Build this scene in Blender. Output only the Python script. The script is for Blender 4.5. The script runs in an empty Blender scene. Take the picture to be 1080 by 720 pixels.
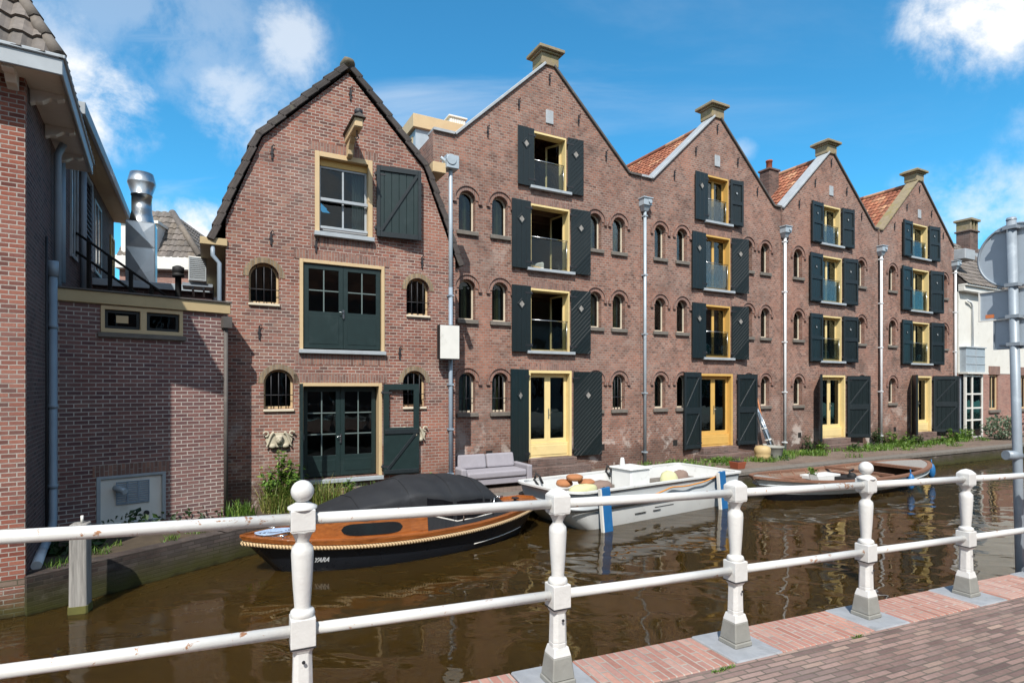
import bpy, bmesh, math, random
from mathutils import Vector, Matrix
from mathutils.geometry import tessellate_polygon
random.seed(7)
R = math.radians
scene = bpy.context.scene
col = scene.collection
CAMZ = 3.05                      # eye height above the canal water (z = 0)
QZ = 0.5                         # quay level
A_F = math.atan2(.47, .8826)     # heading of the warehouse row
D = Vector((.8826, .47, 0)).normalized()
N = Vector((-D.y, D.x, 0))       # into the buildings
P2 = Vector((1.0483, 17.0, 0))

def F(s, off=0., z=0.):          # point in the warehouse row's own frame
    p = P2 + D * s + N * off
    return Vector((p.x, p.y, QZ + z))

# ------------------------------------------------------------------ materials
def hexc(h):
    h = h.lstrip('#')
    c = [int(h[i:i + 2], 16) / 255 for i in (0, 2, 4)]
    return tuple((x / 12.92 if x <= .04045 else ((x + .055) / 1.055) ** 2.4) for x in c) + (1.,)

class NT:
    def __init__(self, name):
        self.m = bpy.data.materials.new(name)
        self.m.use_nodes = True
        self.t = self.m.node_tree
        self.b = self.t.nodes['Principled BSDF']
        self.out = self.t.nodes['Material Output']
    def n(self, typ, **kw):
        nd = self.t.nodes.new(typ)
        for k, v in kw.items():
            if k.startswith('i_'):
                nd.inputs[k[2:].replace('_', ' ')].default_value = v
            else:
                setattr(nd, k, v)
        return nd
    def l(self, a, b):
        self.t.links.new(a, b)
    def ramp(self, stops, fac=None, interp='LINEAR'):
        r = self.n('ShaderNodeValToRGB')
        e = r.color_ramp.elements
        r.color_ramp.interpolation = interp
        while len(e) < len(stops):
            e.new(.5)
        for i, (p, c) in enumerate(stops):
            e[i].position = p
            e[i].color = c if len(c) == 4 else (*c, 1)
        if fac is not None:
            self.l(fac, r.inputs['Fac'])
        return r.outputs['Color']
    def noise(self, scale, vec=None, detail=4, rough=.55, dist=0.):
        x = self.n('ShaderNodeTexNoise', i_Scale=scale, i_Detail=detail, i_Roughness=rough, i_Distortion=dist)
        if vec is not None:
            self.l(vec, x.inputs['Vector'])
        return x.outputs['Fac']
    def mix(self, fac, a, b, blend='MIX'):
        x = self.n('ShaderNodeMix', data_type='RGBA', blend_type=blend)
        for s, v in ((x.inputs[0], fac), (x.inputs[6], a), (x.inputs[7], b)):
            if isinstance(v, (int, float)):
                s.default_value = v
            elif isinstance(v, tuple):
                s.default_value = v
            else:
                self.l(v, s)
        return x.outputs[2]
    def math(self, op, a, b=None, c=None, clamp=False):
        x = self.n('ShaderNodeMath', operation=op, use_clamp=clamp)
        for i, v in enumerate((a, b, c)):
            if v is None:
                continue
            if isinstance(v, (int, float)):
                x.inputs[i].default_value = v
            else:
                self.l(v, x.inputs[i])
        return x.outputs[0]
    def bump(self, h, strength=.3, dist=.01):
        b = self.n('ShaderNodeBump', i_Strength=strength, i_Distance=dist)
        self.l(h, b.inputs['Height'])
        self.l(b.outputs[0], self.b.inputs['Normal'])
    def uv(self):
        return self.n('ShaderNodeTexCoord').outputs['UV']
    def pos(self):
        return self.n('ShaderNodeNewGeometry').outputs['Position']

G1 = lambda v: (v, v, v, 1.)

def brick(name, palette, mortar, bw=.215, rh=.0625, ms=.007, patch=(.75, 1.15), stain=0., swap=False, moss=False, bumpd=.006, offset=.5, grime=.0, rot=0., damp=False):
    m = NT(name)
    uv = m.uv()
    # slight waviness so courses are not ruler straight
    wn = m.n('ShaderNodeTexNoise', i_Scale=1.7, i_Detail=2.)
    m.l(uv, wn.inputs['Vector'])
    sc = m.n('ShaderNodeVectorMath', operation='SCALE'); sc.inputs[3].default_value = .008
    m.l(wn.outputs['Color'], sc.inputs[0])
    ad = m.n('ShaderNodeVectorMath', operation='ADD')
    m.l(uv, ad.inputs[0]); m.l(sc.outputs[0], ad.inputs[1])
    mp = m.n('ShaderNodeMapping')
    m.l(ad.outputs[0], mp.inputs['Vector'])
    if swap or rot:
        mp.inputs['Rotation'].default_value = (0, 0, R(90) if swap else rot)
    bt = m.n('ShaderNodeTexBrick', offset=offset)
    m.l(mp.outputs[0], bt.inputs['Vector'])
    for k, v in (('Scale', 1.), ('Mortar Size', ms), ('Mortar Smooth', .25), ('Bias', 0.), ('Brick Width', bw), ('Row Height', rh)):
        bt.inputs[k].default_value = v
    bt.inputs['Color1'].default_value = G1(0); bt.inputs['Color2'].default_value = G1(1); bt.inputs['Mortar'].default_value = G1(.5)
    n = len(palette)
    bc = m.ramp([(i / (n - 1), hexc(c)) for i, c in enumerate(palette)], bt.outputs['Color'])
    p = m.pos()
    pn = m.ramp([(.25, G1(patch[0])), (.75, G1(patch[1]))], m.noise(.55, p, 5, .6))
    fine = m.ramp([(.2, G1(.78)), (.8, G1(1.18))], m.noise(38, p, 3, .6))
    bc = m.mix(1., bc, pn, 'MULTIPLY'); bc = m.mix(.8, bc, fine, 'MULTIPLY')
    bc = m.mix(m.ramp([(.45, G1(0)), (.7, G1(.4))], m.noise(.33, p, 5, .65, .8)), bc, hexc('7f7571'))
    if damp:
        bc = m.mix(m.ramp([(.5, G1(0)), (.72, G1(.55))], m.noise(.45, m.n('ShaderNodeNewGeometry').outputs['Position'], 4, .6, 1.2)), bc, hexc('ae7763'))
    mo = m.mix(.7, hexc(mortar), m.ramp([(.3, G1(.4)), (.7, G1(1.15))], m.noise(1.6, p, 5, .65)), 'MULTIPLY')
    mo = m.mix(.5, mo, fine, 'MULTIPLY')
    c = m.mix(bt.outputs['Fac'], bc, mo)
    if stain:
        sm = m.ramp([(.62, G1(0)), (.74, G1(1))], m.noise(.8, p, 6, .68, .6))
        c = m.mix(m.math('MULTIPLY', sm, stain), c, hexc('b9aca2'))
    if grime:
        gm = m.ramp([(.5, G1(0)), (.7, G1(1))], m.noise(1.1, p, 5, .65, .3))
        c = m.mix(m.math('MULTIPLY', gm, grime), c, hexc('2c2624'))
    if damp:
        z = m.n('ShaderNodeSeparateXYZ'); m.l(p, z.inputs[0])
        zz = m.math('ADD', z.outputs[2], m.math('MULTIPLY', m.noise(1.2, p, 6, .65), -2.2))
        c = m.mix(m.ramp([(.0, G1(.55)), (.55, G1(0))], m.math('ADD', zz, .25)), c, hexc('41342f'))
        sm2 = m.ramp([(.54, G1(0)), (.62, G1(.85))], m.noise(1.0, p, 6, .66, .3))
        c = m.mix(m.math('MULTIPLY', sm2, m.ramp([(.0, G1(1)), (1., G1(0))], m.math('MULTIPLY', m.math('SUBTRACT', z.outputs[2], .6), .45))), c, hexc('c8beb6'))
    if moss:
        z = m.n('ShaderNodeSeparateXYZ'); m.l(p, z.inputs[0])
        zz = m.math('ADD', z.outputs[2], m.math('MULTIPLY', m.noise(3.5, p, 4), .3))
        c = m.mix(m.ramp([(.22, G1(.9)), (.55, G1(0))], zz), c, hexc('3f3f1b'))
        c = m.mix(m.ramp([(.1, G1(.9)), (.2, G1(0))], zz), c, hexc('15120b'))
    m.l(c, m.b.inputs['Base Color'])
    m.b.inputs['Roughness'].default_value = .88
    m.b.inputs['Specular IOR Level'].default_value = .25
    h = m.math('ADD', m.math('MULTIPLY', bt.outputs['Fac'], -1.), m.math('MULTIPLY', m.noise(60, p, 3), .5))
    m.bump(h, .8, bumpd)
    return m.m

def paint(name, c, rough=.45, var=.12, scale=6., metal=0., spec=.5, bumps=.0, dirt=None, dirtamt=.5, dscale=3., lo=.58, hi=.72):
    m = NT(name)
    p = m.pos()
    a = hexc(c)
    v = m.mix(1., a, m.ramp([(.25, G1(1 - var)), (.75, G1(1 + var))], m.noise(scale, p, 5, .6)), 'MULTIPLY')
    if dirt:
        dm = m.ramp([(lo, G1(0)), (hi, G1(1))], m.noise(dscale, p, 6, .7, .4))
        v = m.mix(m.math('MULTIPLY', dm, dirtamt), v, hexc(dirt))
    m.l(v, m.b.inputs['Base Color'])
    rr = m.math('ADD', rough - .06, m.math('MULTIPLY', m.noise(scale * 2.3, p, 4), .14), clamp=True)
    m.l(rr, m.b.inputs['Roughness'])
    m.b.inputs['Metallic'].default_value = metal
    m.b.inputs['Specular IOR Level'].default_value = spec
    if bumps:
        m.bump(m.noise(scale * 4, p, 4), bumps, .01)
    return m.m

def wood(name, c1, c2, rough=.5, gs=1., axis=0, coat=0.):
    m = NT(name)
    tc = m.n('ShaderNodeTexCoord').outputs['Object']
    mp = m.n('ShaderNodeMapping'); m.l(tc, mp.inputs['Vector'])
    s = [28., 28., 28.]; s[axis] = 1.6
    mp.inputs['Scale'].default_value = [k * gs for k in s]
    f = m.noise(1., mp.outputs[0], 6, .65, .4)
    c = m.ramp([(.3, hexc(c1)), (.7, hexc(c2))], f)
    m.l(c, m.b.inputs['Base Color'])
    m.b.inputs['Roughness'].default_value = rough
    m.b.inputs['Coat Weight'].default_value = coat
    m.b.inputs['Coat Roughness'].default_value = .08
    m.bump(f, .25, .004)
    return m.m

def tilemat(name, stops, rough=.8):
    m = NT(name)
    fl = m.n('ShaderNodeVectorMath', operation='FLOOR'); m.l(m.uv(), fl.inputs[0])
    wn = m.n('ShaderNodeTexWhiteNoise', noise_dimensions='2D'); m.l(fl.outputs[0], wn.inputs['Vector'])
    c = m.ramp([(i / (len(stops) - 1), hexc(s)) for i, s in enumerate(stops)], wn.outputs['Value'])
    p = m.pos()
    c = m.mix(.8, c, m.ramp([(.25, G1(.6)), (.75, G1(1.25))], m.noise(9, p, 5, .65)), 'MULTIPLY')
    c = m.mix(m.ramp([(.6, G1(0)), (.72, G1(.55))], m.noise(5, p, 5, .7)), c, hexc('6b6a55'))
    m.l(c, m.b.inputs['Base Color'])
    m.b.inputs['Roughness'].default_value = rough
    m.bump(m.noise(40, p, 4), .3, .006)
    return m.m

def leafmat(name, stops):
    m = NT(name)
    ri = m.n('ShaderNodeNewGeometry').outputs['Random Per Island']
    c = m.ramp([(i / (len(stops) - 1), hexc(s)) for i, s in enumerate(stops)], ri)
    m.l(c, m.b.inputs['Base Color'])
    m.b.inputs['Roughness'].default_value = .5
    tr = m.n('ShaderNodeBsdfTranslucent'); m.l(c, tr.inputs['Color'])
    mx = m.n('ShaderNodeMixShader'); mx.inputs[0].default_value = .3
    m.l(m.b.outputs[0], mx.inputs[1]); m.l(tr.outputs[0], mx.inputs[2]); m.l(mx.outputs[0], m.out.inputs['Surface'])
    return m.m

def glassmat(name, tint='c8d2d2', dark=.0, gain=1.):
    m = NT(name)
    g = m.n('ShaderNodeBsdfGlossy', i_Roughness=.015)
    t = m.n('ShaderNodeBsdfTransparent'); t.inputs['Color'].default_value = hexc(tint)
    fr = m.n('ShaderNodeFresnel', i_IOR=1.52)
    f = m.math('MULTIPLY', fr.outputs[0], 1. * gain, clamp=True)
    # old panes are never quite flat
    b = m.n('ShaderNodeBump', i_Strength=.12, i_Distance=.02)
    m.l(m.noise(2.2, m.pos(), 2), b.inputs['Height']); m.l(b.outputs[0], g.inputs['Normal'])
    mx = m.n('ShaderNodeMixShader'); m.l(f, mx.inputs[0]); m.l(t.outputs[0], mx.inputs[1]); m.l(g.outputs[0], mx.inputs[2])
    m.l(mx.outputs[0], m.out.inputs['Surface'])
    return m.m

M = {}
M['brick_gambrel'] = brick('brick_gambrel', ['5e423c', '774d43', '88574a', '966354', '78534b', '98705f'], 'b0a59b', bw=.175, rh=.07, patch=(.8, 1.12), stain=.3, ms=.0085, damp=True)
M['brick_row'] = brick('brick_row', ['6e5047', '845e52', '946959', '9f7464', '7f6056', 'a07e70'], '9c9086', bw=.145, rh=.075, ms=.009, patch=(.78, 1.14), stain=.42, grime=.45, damp=True)
M['brick_annex'] = brick('brick_annex', ['64484a', '73524f', '825d58', '6d5150', '8a635d'], 'bcb3ab', bw=.2, rh=.071, ms=.009, patch=(.85, 1.1))
M['brick_corner'] = brick('brick_corner', ['623a34', '824b3e', '925646', '9c6250', '7b4b43'], 'ada49b', bw=.165, rh=.062, ms=.0075, patch=(.85, 1.1), stain=.15)
M['brick_quay'] = brick('brick_quay', ['2f2927', '3d3431', '4a3d38', '4f4743', '3a3532'], '4c4640', patch=(.6, 1.25), moss=True, stain=.35, grime=.6)
M['brick_base'] = brick('brick_base', ['4d3d39', '67504a', '785c53', '6b5752'], '847a72', patch=(.75, 1.15), grime=.5)
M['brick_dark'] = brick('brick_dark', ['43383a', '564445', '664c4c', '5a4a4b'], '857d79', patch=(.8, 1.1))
M['brick_house'] = brick('brick_house', ['8e6459', 'a37366', 'ad7e6f', '9a6e64'], 'ac9f95', patch=(.85, 1.1))
M['soldier'] = brick('soldier', ['70544b', '8b665b', '9d7565', '7f5f57'], '9a8d84', swap=True, bw=.2, rh=.062, patch=(.75, 1.1))
M['soldier_pale'] = brick('soldier_pale', ['7c6a52', '8f7b60', '9c8970', '75634e'], '8f8678', swap=True, bw=.2, rh=.062, patch=(.8, 1.1))
M['kerb_brick'] = brick('kerb_brick', ['9a6a5c', 'aa786a', 'b58878', 'a4776c', 'ba9587'], 'b0a59a', bw=.21, rh=.058, ms=.007, swap=True, offset=.5, patch=(.85, 1.1), bumpd=.004)
M['pavers'] = brick('pavers', ['6b5853', '806861', '8f756b', '997f76', '7a6660', 'a38a7c'], '746a60', bw=.19, rh=.047, ms=.006, patch=(.8, 1.2), bumpd=.006, stain=.2, grime=.35)
M['quay_paving'] = brick('quay_paving', ['6a5a51', '7d6a60', '887669', '75645a'], '645d4c', bw=.21, rh=.07, ms=.007, patch=(.75, 1.15), grime=.4)
M['stone'] = paint('stone', '8f9296', .8, .16, 9, bumps=.25, dirt='5c5a52', dirtamt=.5)
M['ornament'] = paint('ornament', 'b3ab97', .85, .15, 9, bumps=.25, dirt='7d7868', dirtamt=.5)
M['stone_dark'] = paint('stone_dark', '6c665f', .85, .2, 7, bumps=.3, dirt='45433a', dirtamt=.6)
M['finial'] = paint('finial', '8a7c64', .85, .22, 6, bumps=.3, dirt='7d7238', dirtamt=.7, lo=.5, hi=.65)
M['lichen_tile'] = paint('lichen_tile', '6a6150', .9, .2, 12, bumps=.4, dirt='8b7a4a', dirtamt=.6)
M['lead'] = paint('lead', 'a3a7aa', .6, .15, 4, metal=.1, dirt='c9cccd', dirtamt=.4)
M['zinc'] = paint('zinc', 'a3aeb6', .45, .12, 3, metal=.12, dirt='6b737a', dirtamt=.5)
M['coping_dark'] = paint('coping_dark', '55504c', .7, .2, 5, dirt='837b70', dirtamt=.6)
M['pipe_white'] = paint('pipe_white', 'd9dcde', .45, .06, 3)
M['pipe_grey'] = paint('pipe_grey', '8b99a6', .45, .08, 3)
M['green'] = paint('green', '101b1d', .42, .15, 5, dirt='252e31', dirtamt=.45)
M['green_face'] = paint('green_face', '182125', .5, .2, 8, dirt='313b3d', dirtamt=.4)
M['green_b1'] = paint('green_b1', '182a2a', .45, .15, 6, dirt='303d3d', dirtamt=.4)
M['green_sunlit'] = paint('green_sunlit', '5e6b69', .5, .1, 8)  # paler than the leaf green: sunlight on the glazing bars put into the colour
M['yellow'] = paint('yellow', 'dcc68e', .5, .07, 3, dirt='b99a59', dirtamt=.35)
M['amber'] = paint('amber', 'cba35a', .5, .08, 3, dirt='a77b38', dirtamt=.35)
M['cream'] = paint('cream', 'c4ab84', .55, .07, 3, dirt='a08c66', dirtamt=.4)
M['cream_pale'] = paint('cream_pale', 'c9bea9', .6, .08, 4, dirt='9a8f7a', dirtamt=.4)
M['cream_dull'] = paint('cream_dull', 'b49f78', .6, .1, 3, dirt='8d7a5a', dirtamt=.5)
M['white'] = paint('white', 'd9d7d0', .5, .05, 4, dirt='a9a498', dirtamt=.4)
M['white_wall'] = paint('white_wall', 'd6d4cc', .8, .06, 2, bumps=.1, dirt='b5ad98', dirtamt=.4)
M['grey_trim'] = paint('grey_trim', '9fa6ab', .5, .1, 4, dirt='73797c', dirtamt=.4)
M['rail_white'] = paint('rail_white', 'cacac7', .42, .09, 5, bumps=.22, dirt='96602f', dirtamt=.9, dscale=12, lo=.61, hi=.645)
M['post_white'] = paint('post_white', 'cbcac7', .45, .06, 9, bumps=.22, dirt='8a7b66', dirtamt=.6, dscale=11, lo=.66, hi=.72)
M['post_grey'] = paint('post_grey', '85847e', .75, .12, 9, bumps=.25, dirt='5d5c4c', dirtamt=.5)
M['iron'] = paint('iron', '26262a', .6, .2, 8)
M['steel'] = paint('steel', 'b4b8ba', .25, .08, 5, metal=1.)
M['steel_flue'] = paint('steel_flue', 'b9bcbd', .3, .12, 3, metal=.95, dirt='8b8d8e', dirtamt=.5)
M['galv'] = paint('galv', '8a949d', .45, .1, 12, metal=.12, dirt='b9c2c9', dirtamt=.4)
M['sign_back'] = paint('sign_back', 'a3aeb8', .5, .06, 6, metal=.05, dirt='7c8790', dirtamt=.4)
M['glass'] = glassmat('glass', gain=.85)
M['glass_guard'] = glassmat('glass_guard', 'd5dcdc', gain=.6)
M['glass_dark'] = glassmat('glass_dark', '6b767a')
M['interior'] = paint('interior', '8d8577', .9, .1, 2)
M['black_in'] = paint('black_in', '1c1a19', .9, .1, 2)
M['curtain'] = paint('curtain', 'cfcdc6', .9, .05, 2)
M['curtain_red'] = paint('curtain_red', '6b2430', .9, .1, 2)
M['tile_red'] = tilemat('tile_red', ['6e4130', '8a523a', 'a3694c', '95593e', '7c4935', 'b58766'])
M['tile_dark'] = tilemat('tile_dark', ['35302e', '433c39', '4d4643', '3b3634'])
M['tile_grey'] = tilemat('tile_grey', ['554f4a', '6a635d', '7a716a', '605a55', '72685d'])
M['black_hull'] = paint('black_hull', '22262d', .28, .15, 3, dirt='3a3c40', dirtamt=.3)
M['canvas'] = paint('canvas', '1b1d21', .75, .15, 3, bumps=.15, dirt='3d3f44', dirtamt=.4)
M['foil'] = paint('foil', '16161a', .12, .1, 3)
M['varnish'] = wood('varnish', '74401f', 'a5622f', .25, 1., 0, .5)
M['old_wood'] = wood('old_wood', '5e4a3d', '8a7260', .8)
M['rust_wood'] = wood('rust_wood', '634435', '8d6752', .8)
M['grey_wood'] = wood('grey_wood', '6d6a66', 'a19d97', .85, 1., 2)
M['rope'] = None
M['barge_white'] = paint('barge_white', 'd3d4d2', .45, .06, 2, dirt='9d9b8f', dirtamt=.45)
M['barge_grey'] = paint('barge_grey', 'a6abad', .5, .08, 2, dirt='84878a', dirtamt=.4)
M['blue'] = paint('blue', '24649a', .45, .1, 6, dirt='3d7fbc', dirtamt=.4)
M['rubber'] = paint('rubber', '1a1a1b', .7, .1, 6)
M['sofa'] = paint('sofa', '928e94', .95, .08, 9, bumps=.2)
M['orange_fabric'] = paint('orange_fabric', 'a26d48', .9, .1, 6, bumps=.2)
M['lime_fabric'] = paint('lime_fabric', 'bcbb90', .9, .08, 6, bumps=.2)
M['brown_fabric'] = paint('brown_fabric', '7d6a60', .9, .1, 6, bumps=.2)
M['orange_rope'] = paint('orange_rope', 'c98332', .8, .1, 20)
M['tan'] = paint('tan', 'b59d70', .6, .1, 5, dirt='98824f', dirtamt=.4)
M['grey_plastic'] = paint('grey_plastic', '8f8f88', .7, .1, 5)
M['terracotta'] = paint('terracotta', '8e4a30', .85, .1, 8)
M['text_white'] = paint('text_white', 'd5d8da', .5, .02, 5)
M['orange_sticker'] = paint('orange_sticker', 'd07a4a', .5, .05, 5)
M['leaf'] = leafmat('leaf', ['3d5a1c', '56782a', '6d8f35', '4a6a25', '8a9c48'])
M['leaf_dark'] = leafmat('leaf_dark', ['1f3216', '2d4520', '3a5527', '27391b'])
M['leaf_grey'] = leafmat('leaf_grey', ['52654f', '6b7d66', '7d8d74', '5f7058'])
M['straw'] = leafmat('straw', ['6b7a35', '8a8a48', 'a39a62', '5d7a2e', '77883c'])

def rope_mat():
    m = NT('rope')
    w = m.n('ShaderNodeTexWave', wave_type='BANDS', bands_direction='DIAGONAL', i_Scale=12., i_Distortion=.4)
    m.l(m.uv(), w.inputs['Vector'])
    c = m.ramp([(.1, hexc('a3855f')), (.6, hexc('d0b48c'))], w.outputs['Fac'])
    m.l(c, m.b.inputs['Base Color']); m.b.inputs['Roughness'].default_value = .9
    m.bump(w.outputs['Fac'], .9, .02)
    return m.m
M['rope'] = rope_mat()

def water_mat():
    m = NT('water')
    b = m.b
    p = m.pos()
    c = m.ramp([(.3, hexc('2f220d')), (.7, hexc('392a12'))], m.noise(.35, p, 3))
    m.l(c, b.inputs['Base Color'])
    b.inputs['Roughness'].default_value = .015
    b.inputs['IOR'].default_value = 1.333
    b.inputs['Subsurface Weight'].default_value = 1.
    b.inputs['Subsurface Radius'].default_value = (1., .75, .4)
    b.inputs['Subsurface Scale'].default_value = .55
    mp = m.n('ShaderNodeMapping'); m.l(p, mp.inputs['Vector'])
    mp.inputs['Rotation'].default_value = (0, 0, A_F)
    mp.inputs['Scale'].default_value = (.8, 1.25, 1.)
    h1 = m.noise(1.35, mp.outputs[0], 1.5, .4, .8)
    h2 = m.noise(4.2, mp.outputs[0], 2, .4, .2)
    calm = m.ramp([(.35, G1(.35)), (.65, G1(1.))], m.noise(.16, p, 2))
    h = m.math('MULTIPLY', m.math('ADD', h1, m.math('MULTIPLY', h2, .13)), calm)
    bp = m.n('ShaderNodeBump', i_Strength=1., i_Distance=.032)
    m.l(h, bp.inputs['Height']); m.l(bp.outputs[0], b.inputs['Normal'])
    return m.m
M['water'] = water_mat()

# ------------------------------------------------------------------ mesh builder
class MB:
    def __init__(self):
        self.v = []; self.f = []; self.uv = []; self.sm = []; self.xf = None
    def add(self, vs, fs, uvs=None, smooth=False):
        o = len(self.v)
        for p in vs:
            p = Vector(p)
            self.v.append(self.xf @ p if self.xf else p)
        for i, f in enumerate(fs):
            self.f.append([o + k for k in f])
            self.uv.append(uvs[i] if uvs else None)
            self.sm.append(smooth)
        return self
    def box(self, x0, x1, y0, y1, z0, z1):
        if x0 > x1: x0, x1 = x1, x0
        if y0 > y1: y0, y1 = y1, y0
        if z0 > z1: z0, z1 = z1, z0
        v = [(x0, y0, z0), (x1, y0, z0), (x1, y1, z0), (x0, y1, z0), (x0, y0, z1), (x1, y0, z1), (x1, y1, z1), (x0, y1, z1)]
        return self.add(v, [(3, 2, 1, 0), (4, 5, 6, 7), (0, 1, 5, 4), (1, 2, 6, 5), (2, 3, 7, 6), (3, 0, 4, 7)])
    def plate(self, outer, holes, y0, y1):      # polygon in xz (counter-clockwise), extruded along y
        def area(q): return sum(q[i][0] * q[(i + 1) % len(q)][1] - q[(i + 1) % len(q)][0] * q[i][1] for i in range(len(q)))
        outer = list(outer)
        if area(outer) < 0: outer.reverse()
        hs = []
        for h in holes:
            h = list(h)
            if area(h) > 0: h.reverse()
            hs.append(h)
        loops = [outer] + hs
        tri = tessellate_polygon([[Vector((a, b, 0)) for a, b in lp] for lp in loops])
        flat = [p for lp in loops for p in lp]
        n = len(flat)
        vs = [(a, y0, b) for a, b in flat] + [(a, y1, b) for a, b in flat]
        fs = []
        for t in tri:
            a, b, c = (flat[i] for i in t)
            cr = (b[0] - a[0]) * (c[1] - a[1]) - (c[0] - a[0]) * (b[1] - a[1])
            if abs(cr) < 1e-9: continue
            t = t if cr > 0 else (t[0], t[2], t[1])
            fs.append(tuple(t)); fs.append((t[0] + n, t[2] + n, t[1] + n))
        o = 0
        for lp in loops:
            k = len(lp)
            for i in range(k):
                a, b = o + i, o + (i + 1) % k
                fs.append((b, a, a + n, b + n))
            o += k
        return self.add(vs, fs)
    def prism_z(self, poly, z0, z1):
        a = sum(poly[i][0] * poly[(i + 1) % len(poly)][1] - poly[(i + 1) % len(poly)][0] * poly[i][1] for i in range(len(poly)))
        if a < 0: poly = poly[::-1]
        n = len(poly)
        vs = [(x, y, z0) for x, y in poly] + [(x, y, z1) for x, y in poly]
        fs = [tuple(range(n - 1, -1, -1)), tuple(range(n, 2 * n))]
        fs += [(i, (i + 1) % n, (i + 1) % n + n, i + n) for i in range(n)]
        return self.add(vs, fs)
    def tube(self, pts, r, n=10, cap=True, radii=None):
        pts = [Vector(p) for p in pts]
        rings = []; acc = 0.; up = None
        vs = []; lens = []
        for i, p in enumerate(pts):
            t = (pts[min(i + 1, len(pts) - 1)] - pts[max(i - 1, 0)]).normalized()
            if up is None:
                up = Vector((0, 0, 1)) if abs(t.z) < .9 else Vector((1, 0, 0))
            a = t.cross(up)
            if a.length < 1e-5:
                up = Vector((0, 1, 0)); a = t.cross(up)
            a.normalize(); b = a.cross(t).normalized(); up = b
            rr = radii[i] if radii else r
            if i: acc += (p - pts[i - 1]).length
            lens.append(acc)
            for k in range(n):
                an = 2 * math.pi * k / n
                vs.append(p + a * (math.cos(an) * rr) + b * (math.sin(an) * rr))
        fs = []; uvs = []
        for i in range(len(pts) - 1):
            for k in range(n):
                k2 = (k + 1) % n
                fs.append((i * n + k, i * n + k2, (i + 1) * n + k2, (i + 1) * n + k))
                w = 2 * math.pi * r / n
                uvs.append([(lens[i], k * w), (lens[i], (k + 1) * w), (lens[i + 1], (k + 1) * w), (lens[i + 1], k * w)])
        self.add(vs, fs, uvs, True)
        if cap:
            m = (len(pts) - 1) * n
            o = len(self.v) - len(vs)
            self.f.append([o + k for k in range(n - 1, -1, -1)]); self.uv.append(None); self.sm.append(False)
            self.f.append([o + m + k for k in range(n)]); self.uv.append(None); self.sm.append(False)
        return self
    def lathe(self, prof, n=20, c=(0, 0, 0), smooth=True):
        vs = []; fs = []
        for r, z in prof:
            for k in range(n):
                a = 2 * math.pi * k / n
                vs.append((c[0] + r * math.cos(a), c[1] + r * math.sin(a), c[2] + z))
        for i in range(len(prof) - 1):
            for k in range(n):
                k2 = (k + 1) % n
                fs.append((i * n + k, i * n + k2, (i + 1) * n + k2, (i + 1) * n + k))
        self.add(vs, fs, None, smooth)
        self.add(vs[:n], [tuple(range(n - 1, -1, -1))]); self.add(vs[-n:], [tuple(range(n))])
        return self
    def taper(self, w0, w1, z0, z1, c=(0, 0), ch=0.):
        def ring(w, z):
            h = w / 2; k = min(ch, h * .45)
            if k > 0:
                q = [(-h + k, -h), (h - k, -h), (h, -h + k), (h, h - k), (h - k, h), (-h + k, h), (-h, h - k), (-h, -h + k)]
            else:
                q = [(-h, -h), (h, -h), (h, h), (-h, h)]
            return [(c[0] + a, c[1] + b, z) for a, b in q]
        A, B = ring(w0, z0), ring(w1, z1); n = len(A)
        return self.add(A + B, [tuple(range(n - 1, -1, -1)), tuple(range(n, 2 * n))] + [(i, (i + 1) % n, (i + 1) % n + n, i + n) for i in range(n)])
    def blob(self, c, r, seed=0, n=14, m=9, lump=.06, flat=1.):
        rnd = random.Random(seed)
        ph = [rnd.uniform(0, 6.28) for _ in range(4)]
        vs = []; fs = []
        for i in range(m + 1):
            th = math.pi * i / m
            for k in range(n):
                a = 2 * math.pi * k / n
                w = 1 + lump * (math.sin(3 * a + ph[0]) + math.sin(2 * th * 2 + ph[1]) + math.sin(5 * a + 2 * th + ph[2])) / 2
                sx = math.copysign(abs(math.sin(th)) ** flat, math.sin(th))
                vs.append((c[0] + r[0] * sx * math.cos(a) * w, c[1] + r[1] * sx * math.sin(a) * w, c[2] - r[2] * math.cos(th) * w))
        for i in range(m):
            for k in range(n):
                k2 = (k + 1) % n
                fs.append((i * n + k, i * n + k2, (i + 1) * n + k2, (i + 1) * n + k))
        return self.add(vs, fs, None, True)
    def leaves(self, n, c, rad, size, seed=0, shape=None, up=.3):
        rnd = random.Random(seed)
        for _ in range(n):
            while True:
                q = Vector((rnd.uniform(-1, 1), rnd.uniform(-1, 1), rnd.uniform(-1, 1)))
                if .35 < q.length < 1 and (shape is None or shape(q)): break
            p = Vector((c[0] + q.x * rad[0], c[1] + q.y * rad[1], c[2] + q.z * rad[2]))
            d = Vector((rnd.gauss(0, 1), rnd.gauss(0, 1), rnd.gauss(up, .7))).normalized()
            e = d.cross(Vector((rnd.gauss(0, 1), rnd.gauss(0, 1), rnd.gauss(0, 1)))).normalized()
            s = size * rnd.uniform(.6, 1.3); w = s * .32
            nn = d.cross(e) * (s * .12)
            self.add([p, p + d * s * .5 + e * w + nn, p + d * s, p + d * s * .5 - e * w + nn], [(0, 1, 2), (0, 2, 3)])
        return self
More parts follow.
